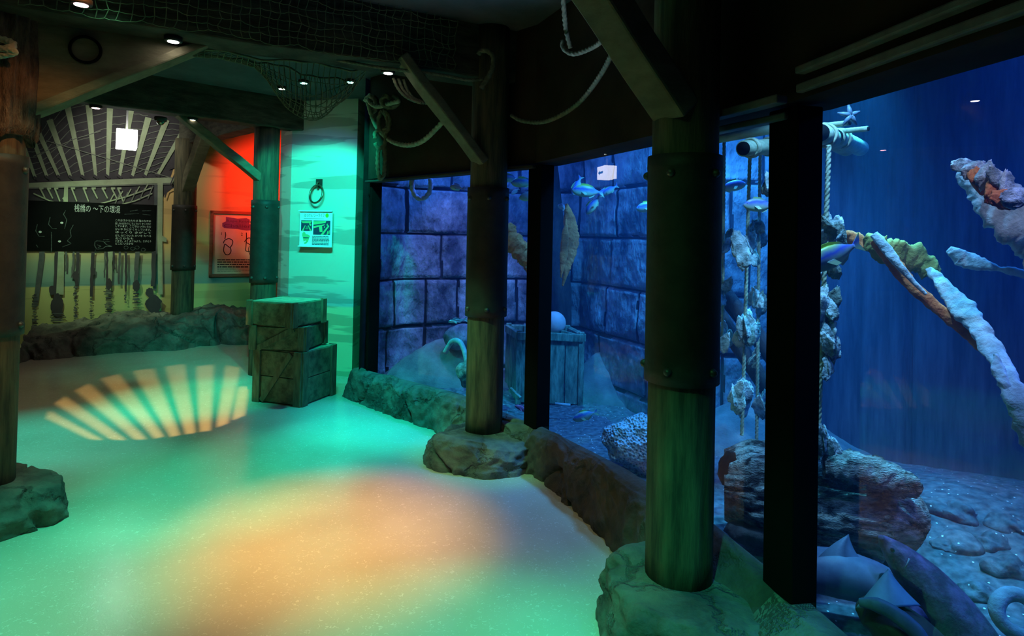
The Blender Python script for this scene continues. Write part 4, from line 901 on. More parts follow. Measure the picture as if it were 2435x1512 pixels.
GOBO = spot('projector_lamp', G, tg, (1.0, .60, .20), 420, 50, .1, .0012)
# ================================================================== inside the tank
def pathlen(P): return sum((b - a).length for a, b in zip(P, P[1:]))
def pathat(P, s):
    for a, b in zip(P, P[1:]):
        l = (b - a).length
        if s <= l or b is P[-1]: d = (b - a) / l; return a + d * min(s, l), V((d.y, -d.x, 0))
        s -= l
def smoothnorm(P, s):
    n = V((0, 0, 0))
    for ds in (-.15, -.05, .05, .15): n += pathat(P, max(0, min(pathlen(P) - .001, s + ds)))[1]
    return n.normalized()
random.seed(21)
CO = [-.3, .15, .60, 1.05, 1.50, 1.95, 2.40, 2.85, 3.3]
JT = []
for k in range(len(CO)):
    x = -random.uniform(0, .4); js = []
    while x < 7: x += random.choice((.34, .42, .5, .62, .72)); js.append(x)
    JT.append(js)
Ls = pathlen(back)
def stonef(u, v):
    s = u * Ls; z = -.2 + 3.3 * v; p, n = pathat(back, s); n = smoothnorm(back, s)
    wz = z + .012 * noise.noise(V((s * 3, z * 2, 1)))
    k = max(i for i in range(len(CO)) if CO[i] <= wz + .3 or i == 0) if False else max([i for i in range(len(CO)) if CO[i] <= wz] or [0])
    dz = min(abs(wz - CO[k]), abs(wz - CO[min(k + 1, len(CO) - 1)]))
    ws = s + .015 * noise.noise(V((s * 2, z * 4, 5))); dx = min(abs(ws - j) for j in JT[k]); bi = sum(1 for j in JT[k] if j < ws)
    d = min(dz, dx * 1.1)
    h = min(1, d / .022) ; h = h * h * (3 - 2 * h)
    bo = .03 * noise.noise(V((bi * 7.3, k * 3.1, 2)))
    rr = .03 * noise.noise(V((s * 3.5, z * 3.5, 9))) + .012 * noise.noise(V((s * 9, z * 9, 4))) + .006 * noise.noise(V((s * 22, z * 22, 4)))
    return p + V((0, 0, z)) + n * (h * (.04 + bo * .6) + rr * (.4 + .6 * h) - .03)
def stone_mat():
    m = mk('mottled stone block', (56, 62, 78), (160, 166, 178), 2.4, 0.85, 0.9, (1.4, 1.4, .7), lo=.36, hi=.68, fine=22, fineb=.5, bdist=.04); return m
M['stone'] = stone_mat()
m = MB(); m.grid(stonef, 380, 170)
def joint(s, z):
    wz = z + .012 * noise.noise(V((s * 3, z * 2, 1))); k = max([i for i in range(len(CO)) if CO[i] <= wz] or [0]); ws = s + .015 * noise.noise(V((s * 2, z * 4, 5)))
    return min(min(abs(wz - CO[k]), abs(wz - CO[min(k + 1, len(CO) - 1)])), min(abs(ws - j) for j in JT[k])) < .014
for j_ in range(170):
    for i_ in range(380):
        if joint((i_ + .5) / 380 * Ls, -.2 + 3.3 * (j_ + .5) / 170): m.m[j_ * 380 + i_] = 1
m.build('wall_tank_stone', [M['stone'], M['mortar']], kind='structure', fix=False)
Lw = pathlen(wood)
def woodf(u, v):
    s = u * Lw; z = -.2 + 3.3 * v; p, n = pathat(wood, s); n = smoothnorm(wood, s); k = s % .30; g = min(1, min(k, .30 - k) / .012)
    return p + V((0, 0, z)) + n * (.04 * g + .03 * noise.noise(V((int(s / .30) * 5.7, 0, 0))) + .01 * noise.noise(V((s * 8, z * 1.5, 0))))
M['plank'] = mk('dark sunken planking', (50, 58, 78), (84, 92, 112), 3, 0.9, 0.5, (6, 6, .6), fine=30)
m = MB(); m.grid(woodf, 420, 40); m.build('wall_tank_planks', M['plank'], kind='structure', fix=False)
# bed
poly = [L0 + V((.02, .02, 0)), M1 + V((.02, 0, 0)), M2, M3] 
def bedz(x, y):
    z = .0 + .02 * noise.noise(V((x * 2, y * 2, 0)))
    z += .42 * math.exp(-(((x + .55) / .42) ** 2 + ((y - 5.92) / .32) ** 2)) + .18 * math.exp(-(((x + .95) / .3) ** 2 + ((y - 5.75) / .2) ** 2))
    z += .38 * math.exp(-(((x - .86) / .30) ** 2 + ((y - 5.80) / .26) ** 2)) + .30 * math.exp(-(((x - 1.75) / .5) ** 2 + ((y - 4.4) / .35) ** 2))
    z += .22 * math.exp(-(((x - 2.6) / .8) ** 2 + ((y - 3.2) / .7) ** 2))
    return z
m = MB()
def bedf(u, v):
    s = 3 * u; a = gl(s) - gn(s) * .0; far = V((-1.2 + 6.3 * u ** 1.0, 6.6 - 1.0 * u - 7.4 * max(0, u - .45), 0)); p = a.lerp(far, v)
    return V((p.x, p.y, bedz(p.x, p.y) + .006 * noise.noise(p * 14)))
m.grid(bedf, 200, 90); m.build('floor_tank', M['gravel'], kind='structure', fix=False)
m = MB(); m.add([V((-1.6, 7, 3.1)), V((-1.6, 5.2, 3.1)), V((.3, 4.2, 3.1)), V((1.15, 2.2, 3.1)), V((1.6, -1.7, 3.1)), V((5, -1.7, 3.1)), V((5, 7, 3.1))], [(0, 1, 2, 3, 4, 5, 6)])
m.build('ceiling_tank', M['jamb'], kind='structure')
def sandpatch(c, rx, ry, h, lab, seed):
    m = MB()
    def f(u, v):
        a = 2 * PI * u; r = v; x, y = c[0] + rx * r * math.cos(a), c[1] + ry * r * math.sin(a)
        z = bedz(x, y) + (h + .05 * noise.noise(V((x * 5, y * 5, seed))) + .02 * noise.noise(V((x * 14, y * 14, seed)))) * max(0, (1 - r ** 3)) - .01 * (r > .95); return V((x, y, z))
    m.grid(f, 56, 16); return m.build('sand_mound', M['sand'], label=lab, cat='sand', fix=False)
sandpatch((-.68, 5.88), .72, .36, .05, 'pale sand heap piled against the stone wall in the far corner of the tank', 1)
sandpatch((1.02, 5.62), .50, .27, .05, 'smooth blue sand slope against the stone wall behind the old box', 2)
sandpatch((1.85, 4.35), .75, .42, .05, 'bright sand slope behind the hanging oyster ropes', 3)

def rockobj(c, r, lab, seed, mat='rock', name='tank_rock', cat='rock', amp=.25, f=2.2, seg=48, rings=30):
    m = MB(); rr = r[0]
    m.ball(c, r, seg, rings, fn=None)
    m.v = [p + (p - V(c)).normalized() * rr * (amp * noise.noise(p * f / rr * .35 + V((seed, 0, 0))) + amp * .4 * noise.noise(p * f / rr + V((seed, 3, 0)))) for p in m.v]
    return m.build(name, M[mat], label=lab, cat=cat, fix=False)
rc = D(1512, 1030, 3.95); c_ = V((rc.x, rc.y, .175))
m = MB(); m.ball(c_, (.195, .18, .175), 110, 70)
def pit(p):
    q = p * 26; d = noise.voronoi(q, distance_metric='DISTANCE')[0]; n_ = (p - c_).normalized()
    return p + n_ * (.07 * noise.noise(p * 6 + V((1, 4, 2))) + .03 * noise.noise(p * 15) + .016 * min(1, (d[1] - d[0]) * -1.0 + .5))
m.v = [pit(p) for p in m.v]; m_, t_, N_, L_, P_ = nt('honeycomb coral'); tc_ = N_.new('ShaderNodeTexCoord'); vo_ = N_.new('ShaderNodeTexVoronoi'); vo_.inputs['Scale'].default_value = 58; L_.new(tc_.outputs['Object'], vo_.inputs['Vector'])
rp_ = N_.new('ShaderNodeValToRGB'); rp_.color_ramp.elements[0].position = .12; rp_.color_ramp.elements[0].color = lin((40, 58, 76)); rp_.color_ramp.elements[1].position = .55; rp_.color_ramp.elements[1].color = lin((168, 184, 196)); L_.new(vo_.outputs['Distance'], rp_.inputs[0]); L_.new(rp_.outputs[0], P_.inputs['Base Color'])
bp_ = N_.new('ShaderNodeBump'); bp_.inputs['Strength'].default_value = 1; bp_.inputs['Distance'].default_value = .02; L_.new(vo_.outputs['Distance'], bp_.inputs['Height']); L_.new(bp_.outputs[0], P_.inputs['Normal']); M['coral'] = m_
m.build('coral_rock', M['coral'], label='round pale coral rock with honeycomb pits on the gravel', cat='coral', fix=False)
rockobj(D(1112, 885, 5.1) + V((0, 0, 0)), (.10, .09, .12), 'dark jagged rock on the gravel just behind the second pole', 3, 'shell_d', amp=.5)
rockobj(D(1092, 800, 5.7), (.16, .12, .11), 'pale shelf rock under the striped fish by the stone wall', 5, 'stone')
m = MB(); m.tube(spline([D(1058, 838, 5.35), D(1075, 812, 5.3), D(1095, 815, 5.25), D(1108, 850, 5.2), D(1115, 900, 5.15)]), [.02] * 33 if False else .022, 10); m.build('bent_branch', M['kelp_w'], label='pale arching branch over the sand heap', cat='branch')

# old box with float
t = thing('wooden_box', V((.36, 5.62, 0)), 'tall open old wooden box covered in algae standing on the gravel', 'box')
A0, A1 = V((.085, 5.45, 0)), V((.635, 5.42, 0)); Bk = V((-.10, .42, 0)); ht = .64
m = MB()
ft = [A0, A1, A1 + Bk * .9, A0 + Bk]
for i in range(4):
    a, b = ft[i], ft[(i + 1) % 4]; d = (b - a); L_ = d.length; d = d / L_; n = V((d.y, -d.x, 0)); m = MB()
    for k in range(4): m.beam(a + d * (L_ * (k + .03) / 4) + d * L_ * .11 + V((0, 0, .02)), a + d * (L_ * (k + .03) / 4) + d * L_ * .11 + V((0, 0, ht)), .022, L_ / 4 * .94, up=d, n=6, jit=.004)
    bevel(m.build('side_boards', M['chest'], t), .004)
    m = MB(); m.beam(a + n * .02 + V((0, 0, ht - .03)) - d * .015, b + n * .02 + V((0, 0, ht - .03)) + d * .015, .035, .07, n=6, jit=.006); bevel(m.build('top_rail', M['chest'], t), .006)
for p in ft: m = MB(); m.beam(p, p + V((0, 0, ht + .02)), .05, .05, up=(1, 0, 0), n=6, jit=.006); bevel(m.build('corner_post', M['chest'], t), .006)
m = MB(); fc_ = D(1318, 768, 5.5); m.ball(fc_, (.105, .1, .105), 32, 20); m.build('round_float', M['buoy'], label='pinkish white ball float resting on the old box', cat='float')
m = MB(); m.beam(D(1335, 790, 5.42), D(1378, 800, 5.40), .03, .035, n=4, jit=.008); m.build('broken_plank', M['chest'], label='broken slat lying across the rim of the old box', cat='slat')
m = MB(); m.beam(D(1212, 925, 5.2), D(1236, 948, 5.15), .03, .03, n=4, jit=.006); m.build('loose_plank', M['chest'], label='short loose slat leaning at the foot of the old box', cat='slat')
m = MB(); m.tube([D(1320, 960, 5.0), D(1356, 963, 5.0)], .012, 8); m.build('white_stick', M['kelp_w'], label='thin pale stick lying on the gravel before the old box', cat='stick')
rope([D(979, 425, 5.3), D(981, 450, 5.3), D(990, 468, 5.3), D(1004, 472, 5.3), D(1018, 462, 5.3), D(1024, 445, 5.3), D(1023, 425, 5.3)], .020, 'lilac lit rope loop hanging into the far pane', 'pinkrope')
m = MB(); m.tube([D(1380, 380, 5.4) + V((-.28, 0.25, 0)), D(1338, 700, 5.9) + V((0, .2, 0)), D(1330, 940, 6.0)], [.10, .11, .12], 14, fn=lambda a, L_, i: 1 + .06 * math.sin(a * 5)); m.build('sunken_pile', M['pile'], label='dark sunken pile standing in the shadow behind the old box', cat='pile')

# ------------------------------------------------------------------ frond / broken timber shapes
def plank(pts, ws, th, lab, mat, name='broken_timber', cat='timber', jag=.25, seed=0, face=None, parent=None):
    """long tapering board with ragged edges; pts centre line, ws half widths"""
    n = 110; P_ = spline(pts, max(2, n // (len(pts) - 1))); N_ = len(P_); vs = []; fs = []; K = 20; run = 0
    for i, p in enumerate(P_):
        if i: run += (p - P_[i - 1]).length
        u = i / (N_ - 1) * (len(ws) - 1); k = min(int(u), len(ws) - 2); w = ws[k] + (ws[k + 1] - ws[k]) * (u - k)
        t_ = (P_[min(i + 1, N_ - 1)] - P_[max(i - 1, 0)]).normalized(); vw = face or (p - CAM).normalized(); s = t_.cross(vw).normalized(); nn = s.cross(t_)
        for q in range(K):
            a_ = 2 * PI * q / K; cx_ = math.cos(a_); sy_ = math.sin(a_); sd_ = 1 if cx_ > 0 else -1
            e = jag * (.8 * noise.noise(V((run * 11, seed + sd_ * 5, 0))) + .8 * noise.noise(V((run * 28, seed + sd_, 3))) + .5 * noise.noise(V((run * 70, seed, sd_))))
            r_ = 1 + e * abs(cx_) ** 2
            v = p + s * (abs(cx_) ** .8 * sd_ * w * r_) + nn * (sy_ * min(th, w * .8))
            vs.append(v + noise.noise_vector(v * 24 + V((seed, 0, 0))) * th * .35 * min(1, jag * 4) + noise.noise_vector(v * 60) * th * .22 * min(1, jag * 4))
    for i in range(N_ - 1):
        for k in range(K): fs.append((i * K + k, i * K + (k + 1) % K, i * K + K + (k + 1) % K, i * K + K + k))
    fs += [tuple(range(K)), tuple(range((N_ - 1) * K, N_ * K))]
    m = MB(); m.add(vs, fs, 0, True)
    if parent: return m.build(name, M[mat], parent, label=lab)
    return m.build(name, M[mat], label=lab, cat=cat)
plank([D(1347, 484, 5.0), D(1354, 520, 5.0), D(1360, 570, 5.0), D(1352, 620, 5.0), D(1338, 680, 5.0)], [.01, .05, .062, .04, .006], .02, 'long brown leaf shaped kelp blade behind the farther black post', 'kelp', 'kelp_blade', 'kelp', .15, 2)
plank([D(1346, 520, 4.96), D(1344, 560, 4.96), D(1340, 610, 4.96), D(1334, 660, 4.96)], [.004, .03, .032, .006], .012, 'smaller folded kelp blade overlapping the long one', 'kelp', 'kelp_blade', 'kelp', .15, 3)
plank([D(1198, 545, 4.85), D(1225, 580, 4.8), D(1250, 612, 4.75), D(1270, 645, 4.7)], [.07, .08, .07, .04], .05, 'brown encrusted timber end poking out beside the second pole', 'kelp', seed=7)
plank([D(1258, 600, 4.72), D(1270, 622, 4.7), D(1282, 660, 4.7)], [.012, .035, .03], .02, 'white crusted strip on the timber beside the farther black post', 'kelp_w', seed=8)
# big encrusted bough upper right
t = thing('encrusted_bough', D(2435, 560, 2.3), 'thick shell encrusted bough reaching in from the upper edge', 'branch')
plank([D(2283, 388, 2.55), D(2310, 415, 2.5), D(2350, 450, 2.45), D(2400, 500, 2.38), D(2470, 560, 2.3), D(2580, 640, 2.25), D(2850, 800, 2.3), D(3300, 960, 2.6)], [.018, .05, .075, .09, .105, .115, .10, .08], .035, None, 'kelp_w', 'bough', jag=.22, seed=4, parent=t)
random.seed(9)
def shellmesh(name, r, seed, mat, parent, c, R, thin=.28):
    m = MB(); m.ball(V((0, 0, 0)), (r * .58, r * thin, r * 1.1), 22, 14, fn=lambda d: 1 + .30 * noise.noise(d * 2.2 + V((seed, 0, 0))) + .16 * noise.noise(d * 6 + V((seed, 2, 0))))
    m.v = [V(c) + R @ V((p.x * (1 - .25 * p.z / r), p.y + .12 * r * math.cos(p.x / r * 2.5), p.z)) for p in m.v]; return m.build(name, M[mat], parent, fix=False)
for k, (x, y, r, mt) in enumerate(((2292, 392, .045, 'shell'), (2318, 402, .05, 'shell'), (2345, 415, .05, 'shell'), (2372, 425, .045, 'shell'), (2396, 440, .05, 'shell'), (2425, 470, .06, 'shell'), (2328, 432, .05, 'kelp'), (2365, 448, .055, 'kelp'), (2400, 475, .06, 'kelp'))):
    shellmesh('crust_shell', r, k, mt, t, D(x, y, 2.40 - .0015 * (x - 2290)), Matrix.Rotation(random.uniform(0, 3), 3, 'Y'), .3)
plank([D(2060, 560, 2.75), D(2088, 585, 2.72), D(2130, 605, 2.7), D(2175, 618, 2.7), D(2215, 640, 2.68), D(2232, 660, 2.66)], [.02, .05, .07, .062, .04, .012], .025, 'ochre ragged frond behind the straight broken spar', 'kelp_y', 'ragged_frond', 'kelp', .45, 5)
plank([D(2004, 553, 2.8), D(2020, 560, 2.8), D(2040, 572, 2.78), D(2060, 585, 2.76)], [.006, .026, .03, .02], .015, 'small orange frilled frond tip next to the blue fish tail', 'kelp', 'ragged_frond', 'kelp', .6, 6)
plank([D(2078, 556, 2.66), D(2110, 595, 2.62), D(2150, 645, 2.58), D(2202, 700, 2.55)], [.018, .022, .014, .006], .012, 'straight pale broken spar in front of the ochre frond', 'kelp_w', 'broken_spar', 'timber', .15, 11)
plank([D(2080, 572, 2.68), D(2120, 620, 2.64), D(2170, 680, 2.60), D(2250, 750, 2.55), D(2320, 810, 2.5), D(2366, 848, 2.45)], [.02, .03, .026, .024, .024, .022], .014, 'dim reddish brown stalk running down behind the pale strip', 'kelp', 'long_stalk', 'kelp', .2, 12)
plank([D(2208, 640, 2.66), D(2240, 675, 2.6), D(2290, 735, 2.5), D(2340, 800, 2.4), D(2380, 870, 2.3), D(2420, 950, 2.2), D(2490, 1100, 2.15), D(2570, 1290, 2.1), D(2620, 1560, 2.1)], [.012, .028, .044, .036, .034, .042, .05, .05, .05], .02, 'long pale ragged strip of timber curving down to the right edge', 'kelp_w', 'ragged_timber', 'timber', .3, 13)
plank([D(2366, 842, 2.3), D(2375, 880, 2.27), D(2400, 930, 2.22), D(2430, 985, 2.2)], [.008, .022, .016, .02], .014, 'short splinter hanging beneath the long pale strip', 'kelp_w', 'splinter', 'timber', .3, 14)
plank([D(2255, 590, 2.6), D(2285, 612, 2.58), D(2325, 628, 2.55), D(2380, 640, 2.5), D(2435, 652, 2.45), D(2560, 690, 2.4), D(2800, 770, 2.45)], [.012, .036, .03, .012, .018, .02, .02], .016, 'pale forked splinter of wood pointing at the timber wall', 'kelp_w', 'splintered_wood', 'timber', .35, 15)
# dark slanting timbers behind the oyster ropes
for a, b, r, lab in ((D(1690, 655, 3.9), D(1880, 905, 3.7), .055, 'upper of two dark slanting timbers behind the oyster ropes'), (D(1690, 720, 3.8), D(1880, 1010, 3.6), .05, 'lower of two dark slanting timbers behind the oyster ropes')):
    m = MB(); m.tube([a.lerp(b, k / 12) for k in range(13)], r, 14, fn=lambda q, L_, i: 1 + .1 * noise.noise(V((math.cos(q), math.sin(q), L_ * 3)))); m.build('slanting_timber', M['pile'], label=lab, cat='timber')
m = MB(); m.box(D(2175, 900, 3.45), (.012, .012, .012)) if False else None
# ------------------------------------------------------------------ log
t = thing('sunken_log', V((1.45, 2.75, .05)), 'large eroded driftwood log lying on the gravel behind the broad black post', 'log')
m = MB(); lp = spline([D(1722, 1152, 3.05), D(1800, 1162, 3.0), D(1900, 1180, 2.92), D(2010, 1205, 2.85), D(2110, 1225, 2.8), D(2185, 1270, 2.75)], 26)
rs = [.15 + .055 * min(1, i / 22) - .12 * max(0, (i - 95) / (len(lp) - 95)) for i in range(len(lp))]
m.tube(lp, rs, 110, fn=lambda a, L_, i: 1 + .16 * noise.noise(V((math.cos(a) * 1.6, math.sin(a) * 1.6, L_ * 1.6))) + .18 * (.4 - abs(noise.noise(V((math.cos(a) * 5, math.sin(a) * 5, L_ * 2.4))))) + .08 * noise.noise(V((math.cos(a) * 16, math.sin(a) * 16, L_ * 6))))
m.build('trunk', M['wetlog'], t)
plank([D(1960, 1100, 2.72), D(2030, 1112, 2.68), D(2110, 1135, 2.65), D(2160, 1155, 2.62), D(2188, 1172, 2.6)], [.06, .07, .065, .055, .03], .045, None, 'wetlog', 'split_slab', jag=.2, seed=22, parent=t)
m = MB(); hc = D(1733, 1115, 2.96); m.ball(hc, (.05, .03, .085), 16, 10, fn=lambda d: 1 + .25 * noise.noise(d * 2)); m.build('hollow_shade', M['black'], t, label='black lump painting the shade of the hollow end')  # black lump stands in for the shade inside the hollow
m = MB(); m.ball(D(1830, 1262, 2.9), (.2, .1, .07), 24, 14, fn=lambda d: 1 + .2 * noise.noise(d * 2)); m.build('knot', M['pile'], t)

# ------------------------------------------------------------------ raft of poles and oyster ropes
def pole(a, b, r, lab, cap=True, bands=()):
    t = thing('raft_pole', a, lab, 'pole', 'raft poles above the oyster ropes'); n = 10
    m = MB(); m.tube([a.lerp(b, k / n) for k in range(n + 1)], r, 20, fn=lambda q, L_, i: 1 + .03 * noise.noise(V((math.cos(q), math.sin(q), L_ * 4)))); m.build('shaft', M['bamboo'], t)
    d = (b - a).normalized()
    if cap: m = MB(); m.tube([a - d * .004, a + d * .004], r * .85, 18); m.build('end_cut', M['black'], t)
    for s in bands:
        m = MB(); p = a.lerp(b, s); R = d.to_track_quat('Z', 'Y').to_matrix(); 
        for q in (-.008, .0, .008): m.tube([p + d * q * 1.4 + R @ V((math.cos(w) * r * 1.1, math.sin(w) * r * 1.1, 0)) for w in [2 * PI * k / 20 for k in range(21)]], .007, 6, caps=False)
        m.build('lashing', M['rope'], t)
    return t
pole(D(1768, 353, 2.95), D(1905, 343, 3.35), .040, 'thick round ended raft pole seen between the nearest pole and the broad black post', bands=(.12, .42))
pole(D(1690, 333, 3.25), D(1900, 296, 3.05), .024, 'long thin raft pole slanting above the thick one', cap=False)
pole(D(1950, 316, 2.78), D(2012, 350, 3.25), .048, 'dark ended raft pole beside the broad black post', bands=(.15,))
pole(D(1985, 325, 2.95), D(2045, 352, 3.35), .044, 'rounded raft pole farther behind with a drooping end', bands=(.2,))
pole(D(2020, 292, 2.85), D(1930, 302, 3.0), .013, 'short thin peg with a bright tip on the raft, upper one'); pole(D(2064, 306, 2.85), D(1965, 316, 3.0), .013, 'longer thin peg with a bright tip on the raft, lower one')
m = MB()
sc0 = D(2022, 274, 2.8)
for k in range(5):
    a = 2 * PI * k / 5 + .4; d = V((math.cos(a), .2, math.sin(a))); m.tube([sc0, sc0 + d * .03, sc0 + d * .055], [.014, .010, .003], 8)
m.build('starfish', M['shark_pale'], label='small blue starfish clinging to the top of the raft', cat='starfish')
def oyster_rope(top, bot, clusters, lab, depth, seed, r=.009):
    t = thing('oyster_rope', D(*bot, depth), lab, 'oyster rope', 'hanging oyster ropes')
    a, b = D(*top, depth), D(*bot, depth)
    rope([a, a.lerp(b, .3), a.lerp(b, .6), b], r, None, 'rope', parent=t, name='cord'); random.seed(seed)
    for (x, y, R_, n) in clusters:
        for k in range(int(n * 1.6)):
            an = random.uniform(0, 2 * PI); rr = R_ / FPX * depth
            c = D(x + math.cos(an) * R_ * .45, y + random.uniform(-.6, .6) * R_, depth + math.sin(an) * rr * .5)
            R = Euler((random.uniform(-.35, .35), random.uniform(-.5, .5), random.uniform(-.9, .9))).to_matrix()
            shellmesh('oyster_shell', rr * random.uniform(.6, .98), seed * 20 + k + x, random.choice(('shell', 'shell', 'shell_d')), t, c, R, .17)
    return t
oyster_rope((1971, 345), (1944, 1092), [(1970, 560, 42, 4), (1972, 636, 26, 3), (1966, 715, 34, 4), (1962, 755, 26, 3), (1955, 805, 34, 3), (1974, 825, 34, 3), (1962, 868, 30, 4), (1952, 1050, 34, 4), (1975, 1068, 26, 2)], 'nearest oyster rope hanging just past the broad black post', 2.7, 31, .010)
oyster_rope((1783, 375), (1764, 1035), [(1770, 592, 32, 5), (1776, 780, 30, 5), (1762, 945, 34, 5)], 'oyster rope under the round raft pole end, with three shell clusters', 3.3, 32)
oyster_rope((1808, 340), (1799, 1065), [(1806, 550, 30, 4), (1803, 708, 28, 4), (1800, 850, 20, 3), (1803, 965, 28, 3)], 'oyster rope hanging a little farther behind its neighbour with three clusters', 3.55, 33)
oyster_rope((1722, 335), (1718, 830), [(1722, 575, 24, 4), (1722, 690, 24, 3), (1722, 800, 26, 3)], 'oyster rope half hidden behind the nearest pole', 3.5, 34)
oyster_rope((1846, 345), (1838, 900), [(1842, 432, 26, 4), (1846, 690, 20, 3), (1840, 878, 24, 3)], 'oyster rope half hidden behind the broad black post', 3.1, 35)

# ------------------------------------------------------------------ fish
def fish(lab, px, py, depth, plen, yaw=0.0, pitch=0.0, mat='fish', roll=0.0, deep=.36, cat='fish', group='fish in the tank'):
    """px length of the side view gives the size; yaw 0 looks to the left of the camera, pitch raises the nose"""
    L_ = plen / FPX * depth / max(.35, abs(math.cos(yaw))); c = D(px, py, depth)
    t = thing('fish', c, lab, cat, group); R = Matrix.Rotation(PI + yaw, 3, 'Z') @ Matrix.Rotation(-pitch, 3, 'Y') @ Matrix.Rotation(roll, 3, 'X')
    t.rotation_euler = R.to_euler(); B = WM(t)
    pr = [(.50, .006, 0), (.47, .06, -.01), (.42, .115, -.005), (.34, .165, .0), (.22, .20, .005), (.08, .205, .0), (-.06, .175, .0), (-.18, .12, .0), (-.27, .07, .0), (-.33, .045, 0), (-.37, .04, 0)]
    m = MB(); vs = []; seg = 20; k_ = deep / .40
    for x, h, z in pr:
        for j in range(seg):
            a = 2 * PI * j / seg; vs.append(B @ V((x * L_, math.cos(a) * h * .40 * L_, (z + math.sin(a) * h * k_) * L_)))
    fs = [(i * seg + j, i * seg + (j + 1) % seg, (i + 1) * seg + (j + 1) % seg, (i + 1) * seg + j) for i in range(len(pr) - 1) for j in range(seg)] + [tuple(range(seg)), tuple(range(len(vs) - seg, len(vs)))]
    m.add(vs, fs, 0, True); m.build('body', M[mat], t)
    def fin(pts, nm, y=0, th=.006, tilt=None):
        m = MB(); P_ = [V((p[0] * L_, y * L_ + (p[2] * L_ if len(p) > 2 else 0), p[1] * L_)) for p in pts]; n = len(P_); o = V((0, th * L_, 0))
        m.add([B @ (p - o) for p in P_] + [B @ (p + o) for p in P_], [tuple(range(n)), tuple(range(n, 2 * n))[::-1]] + [(i, (i + 1) % n, n + (i + 1) % n, n + i) for i in range(n)]); m.build(nm, M[mat], t)
    fin([(-.35, .035), (-.42, .09), (-.52, .17), (-.47, .03), (-.45, 0), (-.47, -.03), (-.52, -.16), (-.42, -.08), (-.35, -.035)], 'tail_fin')
    fin([(.26, .15 * k_), (.20, .26 * k_), (.02, .25 * k_), (-.15, .18 * k_), (-.22, .10 * k_), (-.1, .11 * k_), (.1, .15 * k_)], 'dorsal_fin')
    fin([(.0, -.15 * k_), (-.06, -.23 * k_), (-.18, -.17 * k_), (-.24, -.08 * k_), (-.1, -.12 * k_)], 'anal_fin')
    for s in (-1, 1):
        fin([(.22, -.03), (.12, -.12, s * .06), (.04, -.11, s * .08), (.10, -.02, s * .03)], 'pectoral_fin', y=s * .072)
        m = MB(); m.ball(B @ V((.405 * L_, s * .037 * L_, .035 * L_)), .014 * L_, 10, 6); m.build('eye', M['eye'], t)
    return t
fish('small pale fish alone under the header of the far pane', 1087, 446, 5.0, 34, .2, .1, 'fish_p', deep=.44)
fish('blue backed fish in front under the window head beside the second pole', 1246, 434, 4.7, 62, .15, -.05)
fish('blue backed fish half hidden by the second pole, above the pale one', 1212, 424, 4.8, 50, .3, .0)
fish('pale green fish looking down left beside the farther black post', 1264, 466, 4.6, 60, -.2, -.15, 'fish_p')
fish('tiny lilac fish between the second pole and the farther black post', 1225, 455, 5.2, 22, .6, -.6, 'fish_p')
fish('fish rising steeply at the edge of the trio near the window head', 1372, 442, 4.9, 50, .2, -1.15)
fish('largest blue backed fish of the trio below the window head', 1398, 455, 4.7, 78, .1, .05)
fish('small fish turned away with raised tail beside the trio', 1450, 452, 4.95, 40, -.5, -.5)
fish('fish diving steeply beneath the largest of the trio', 1411, 486, 4.75, 54, -.35, -.95)
fish('little pink violet fish beside the tip of the kelp blade', 1338, 493, 5.05, 26, .8, .2, 'fish_p')
fish('pale blue fish nosing out from behind the nearest pole', 1544, 492, 4.4, 66, .15, -.15, 'fish')
fish('blue fish just behind the lit reflection beside the nearest pole', 1738, 443, 3.8, 70, 3.0, .2)
fish('stout blue backed fish with yellow belly beside the broad black post', 1808, 488, 3.0, 84, .1, .0)
fish('blue fish with raised tail beside the nearest oyster rope', 1985, 606, 2.45, 150, .15, -.42)
fish('small striped silver fish by the stone wall beside the second pole', 1088, 762, 5.3, 44, .2, -.12, 'stripefish', deep=.24)
fish('mottled pink fish resting on the gravel at the sill', 1243, 972, 4.55, 42, .3, .45, 'pinkfish', deep=.26)
fish('dim yellow green fish grazing on the gravel', 1392, 988, 4.3, 62, .2, -.25, 'fish')
fish('tiny pinkish fish low against the far stone wall edge', 1372, 560, 5.6, 12, .2, .2, 'fish_p')

# ------------------------------------------------------------------ sharks
def shark(lab, pts, rad, mat, fins, seed=0, flat=.85, eye=None, fm=None):
    P_ = spline(pts, 10); n = len(P_); t = thing('shark', P_[n // 2], lab, 'shark', 'sharks resting by the glass')
    rs = []
    for i in range(n):
        u = i / (n - 1) * (len(rad) - 1); k = min(int(u), len(rad) - 2); rs.append(rad[k] + (rad[k + 1] - rad[k]) * (u - k))
    m = MB(); m.tube(P_, rs, 36, flat=flat, fn=lambda a, L_, i: 1 + .02 * noise.noise(V((math.cos(a) * 2, math.sin(a) * 2, L_ * 5 + seed)))); m.build('body', M[mat], t)
    for nm, fp, mt in fins:
        plank([q for q in fp[0]], fp[1], fp[2], None, mt, nm, jag=.03, seed=seed, parent=t, face=fp[3] if len(fp) > 3 else None)
    if eye:
        m = MB(); m.ball(eye[0], eye[1], 12, 8); m.build('eye', M['eye'], t)
    return t
def fin3(base0, base1, tip, th):                                     # swept triangular fin as a solid
    return base0, base1, tip, th
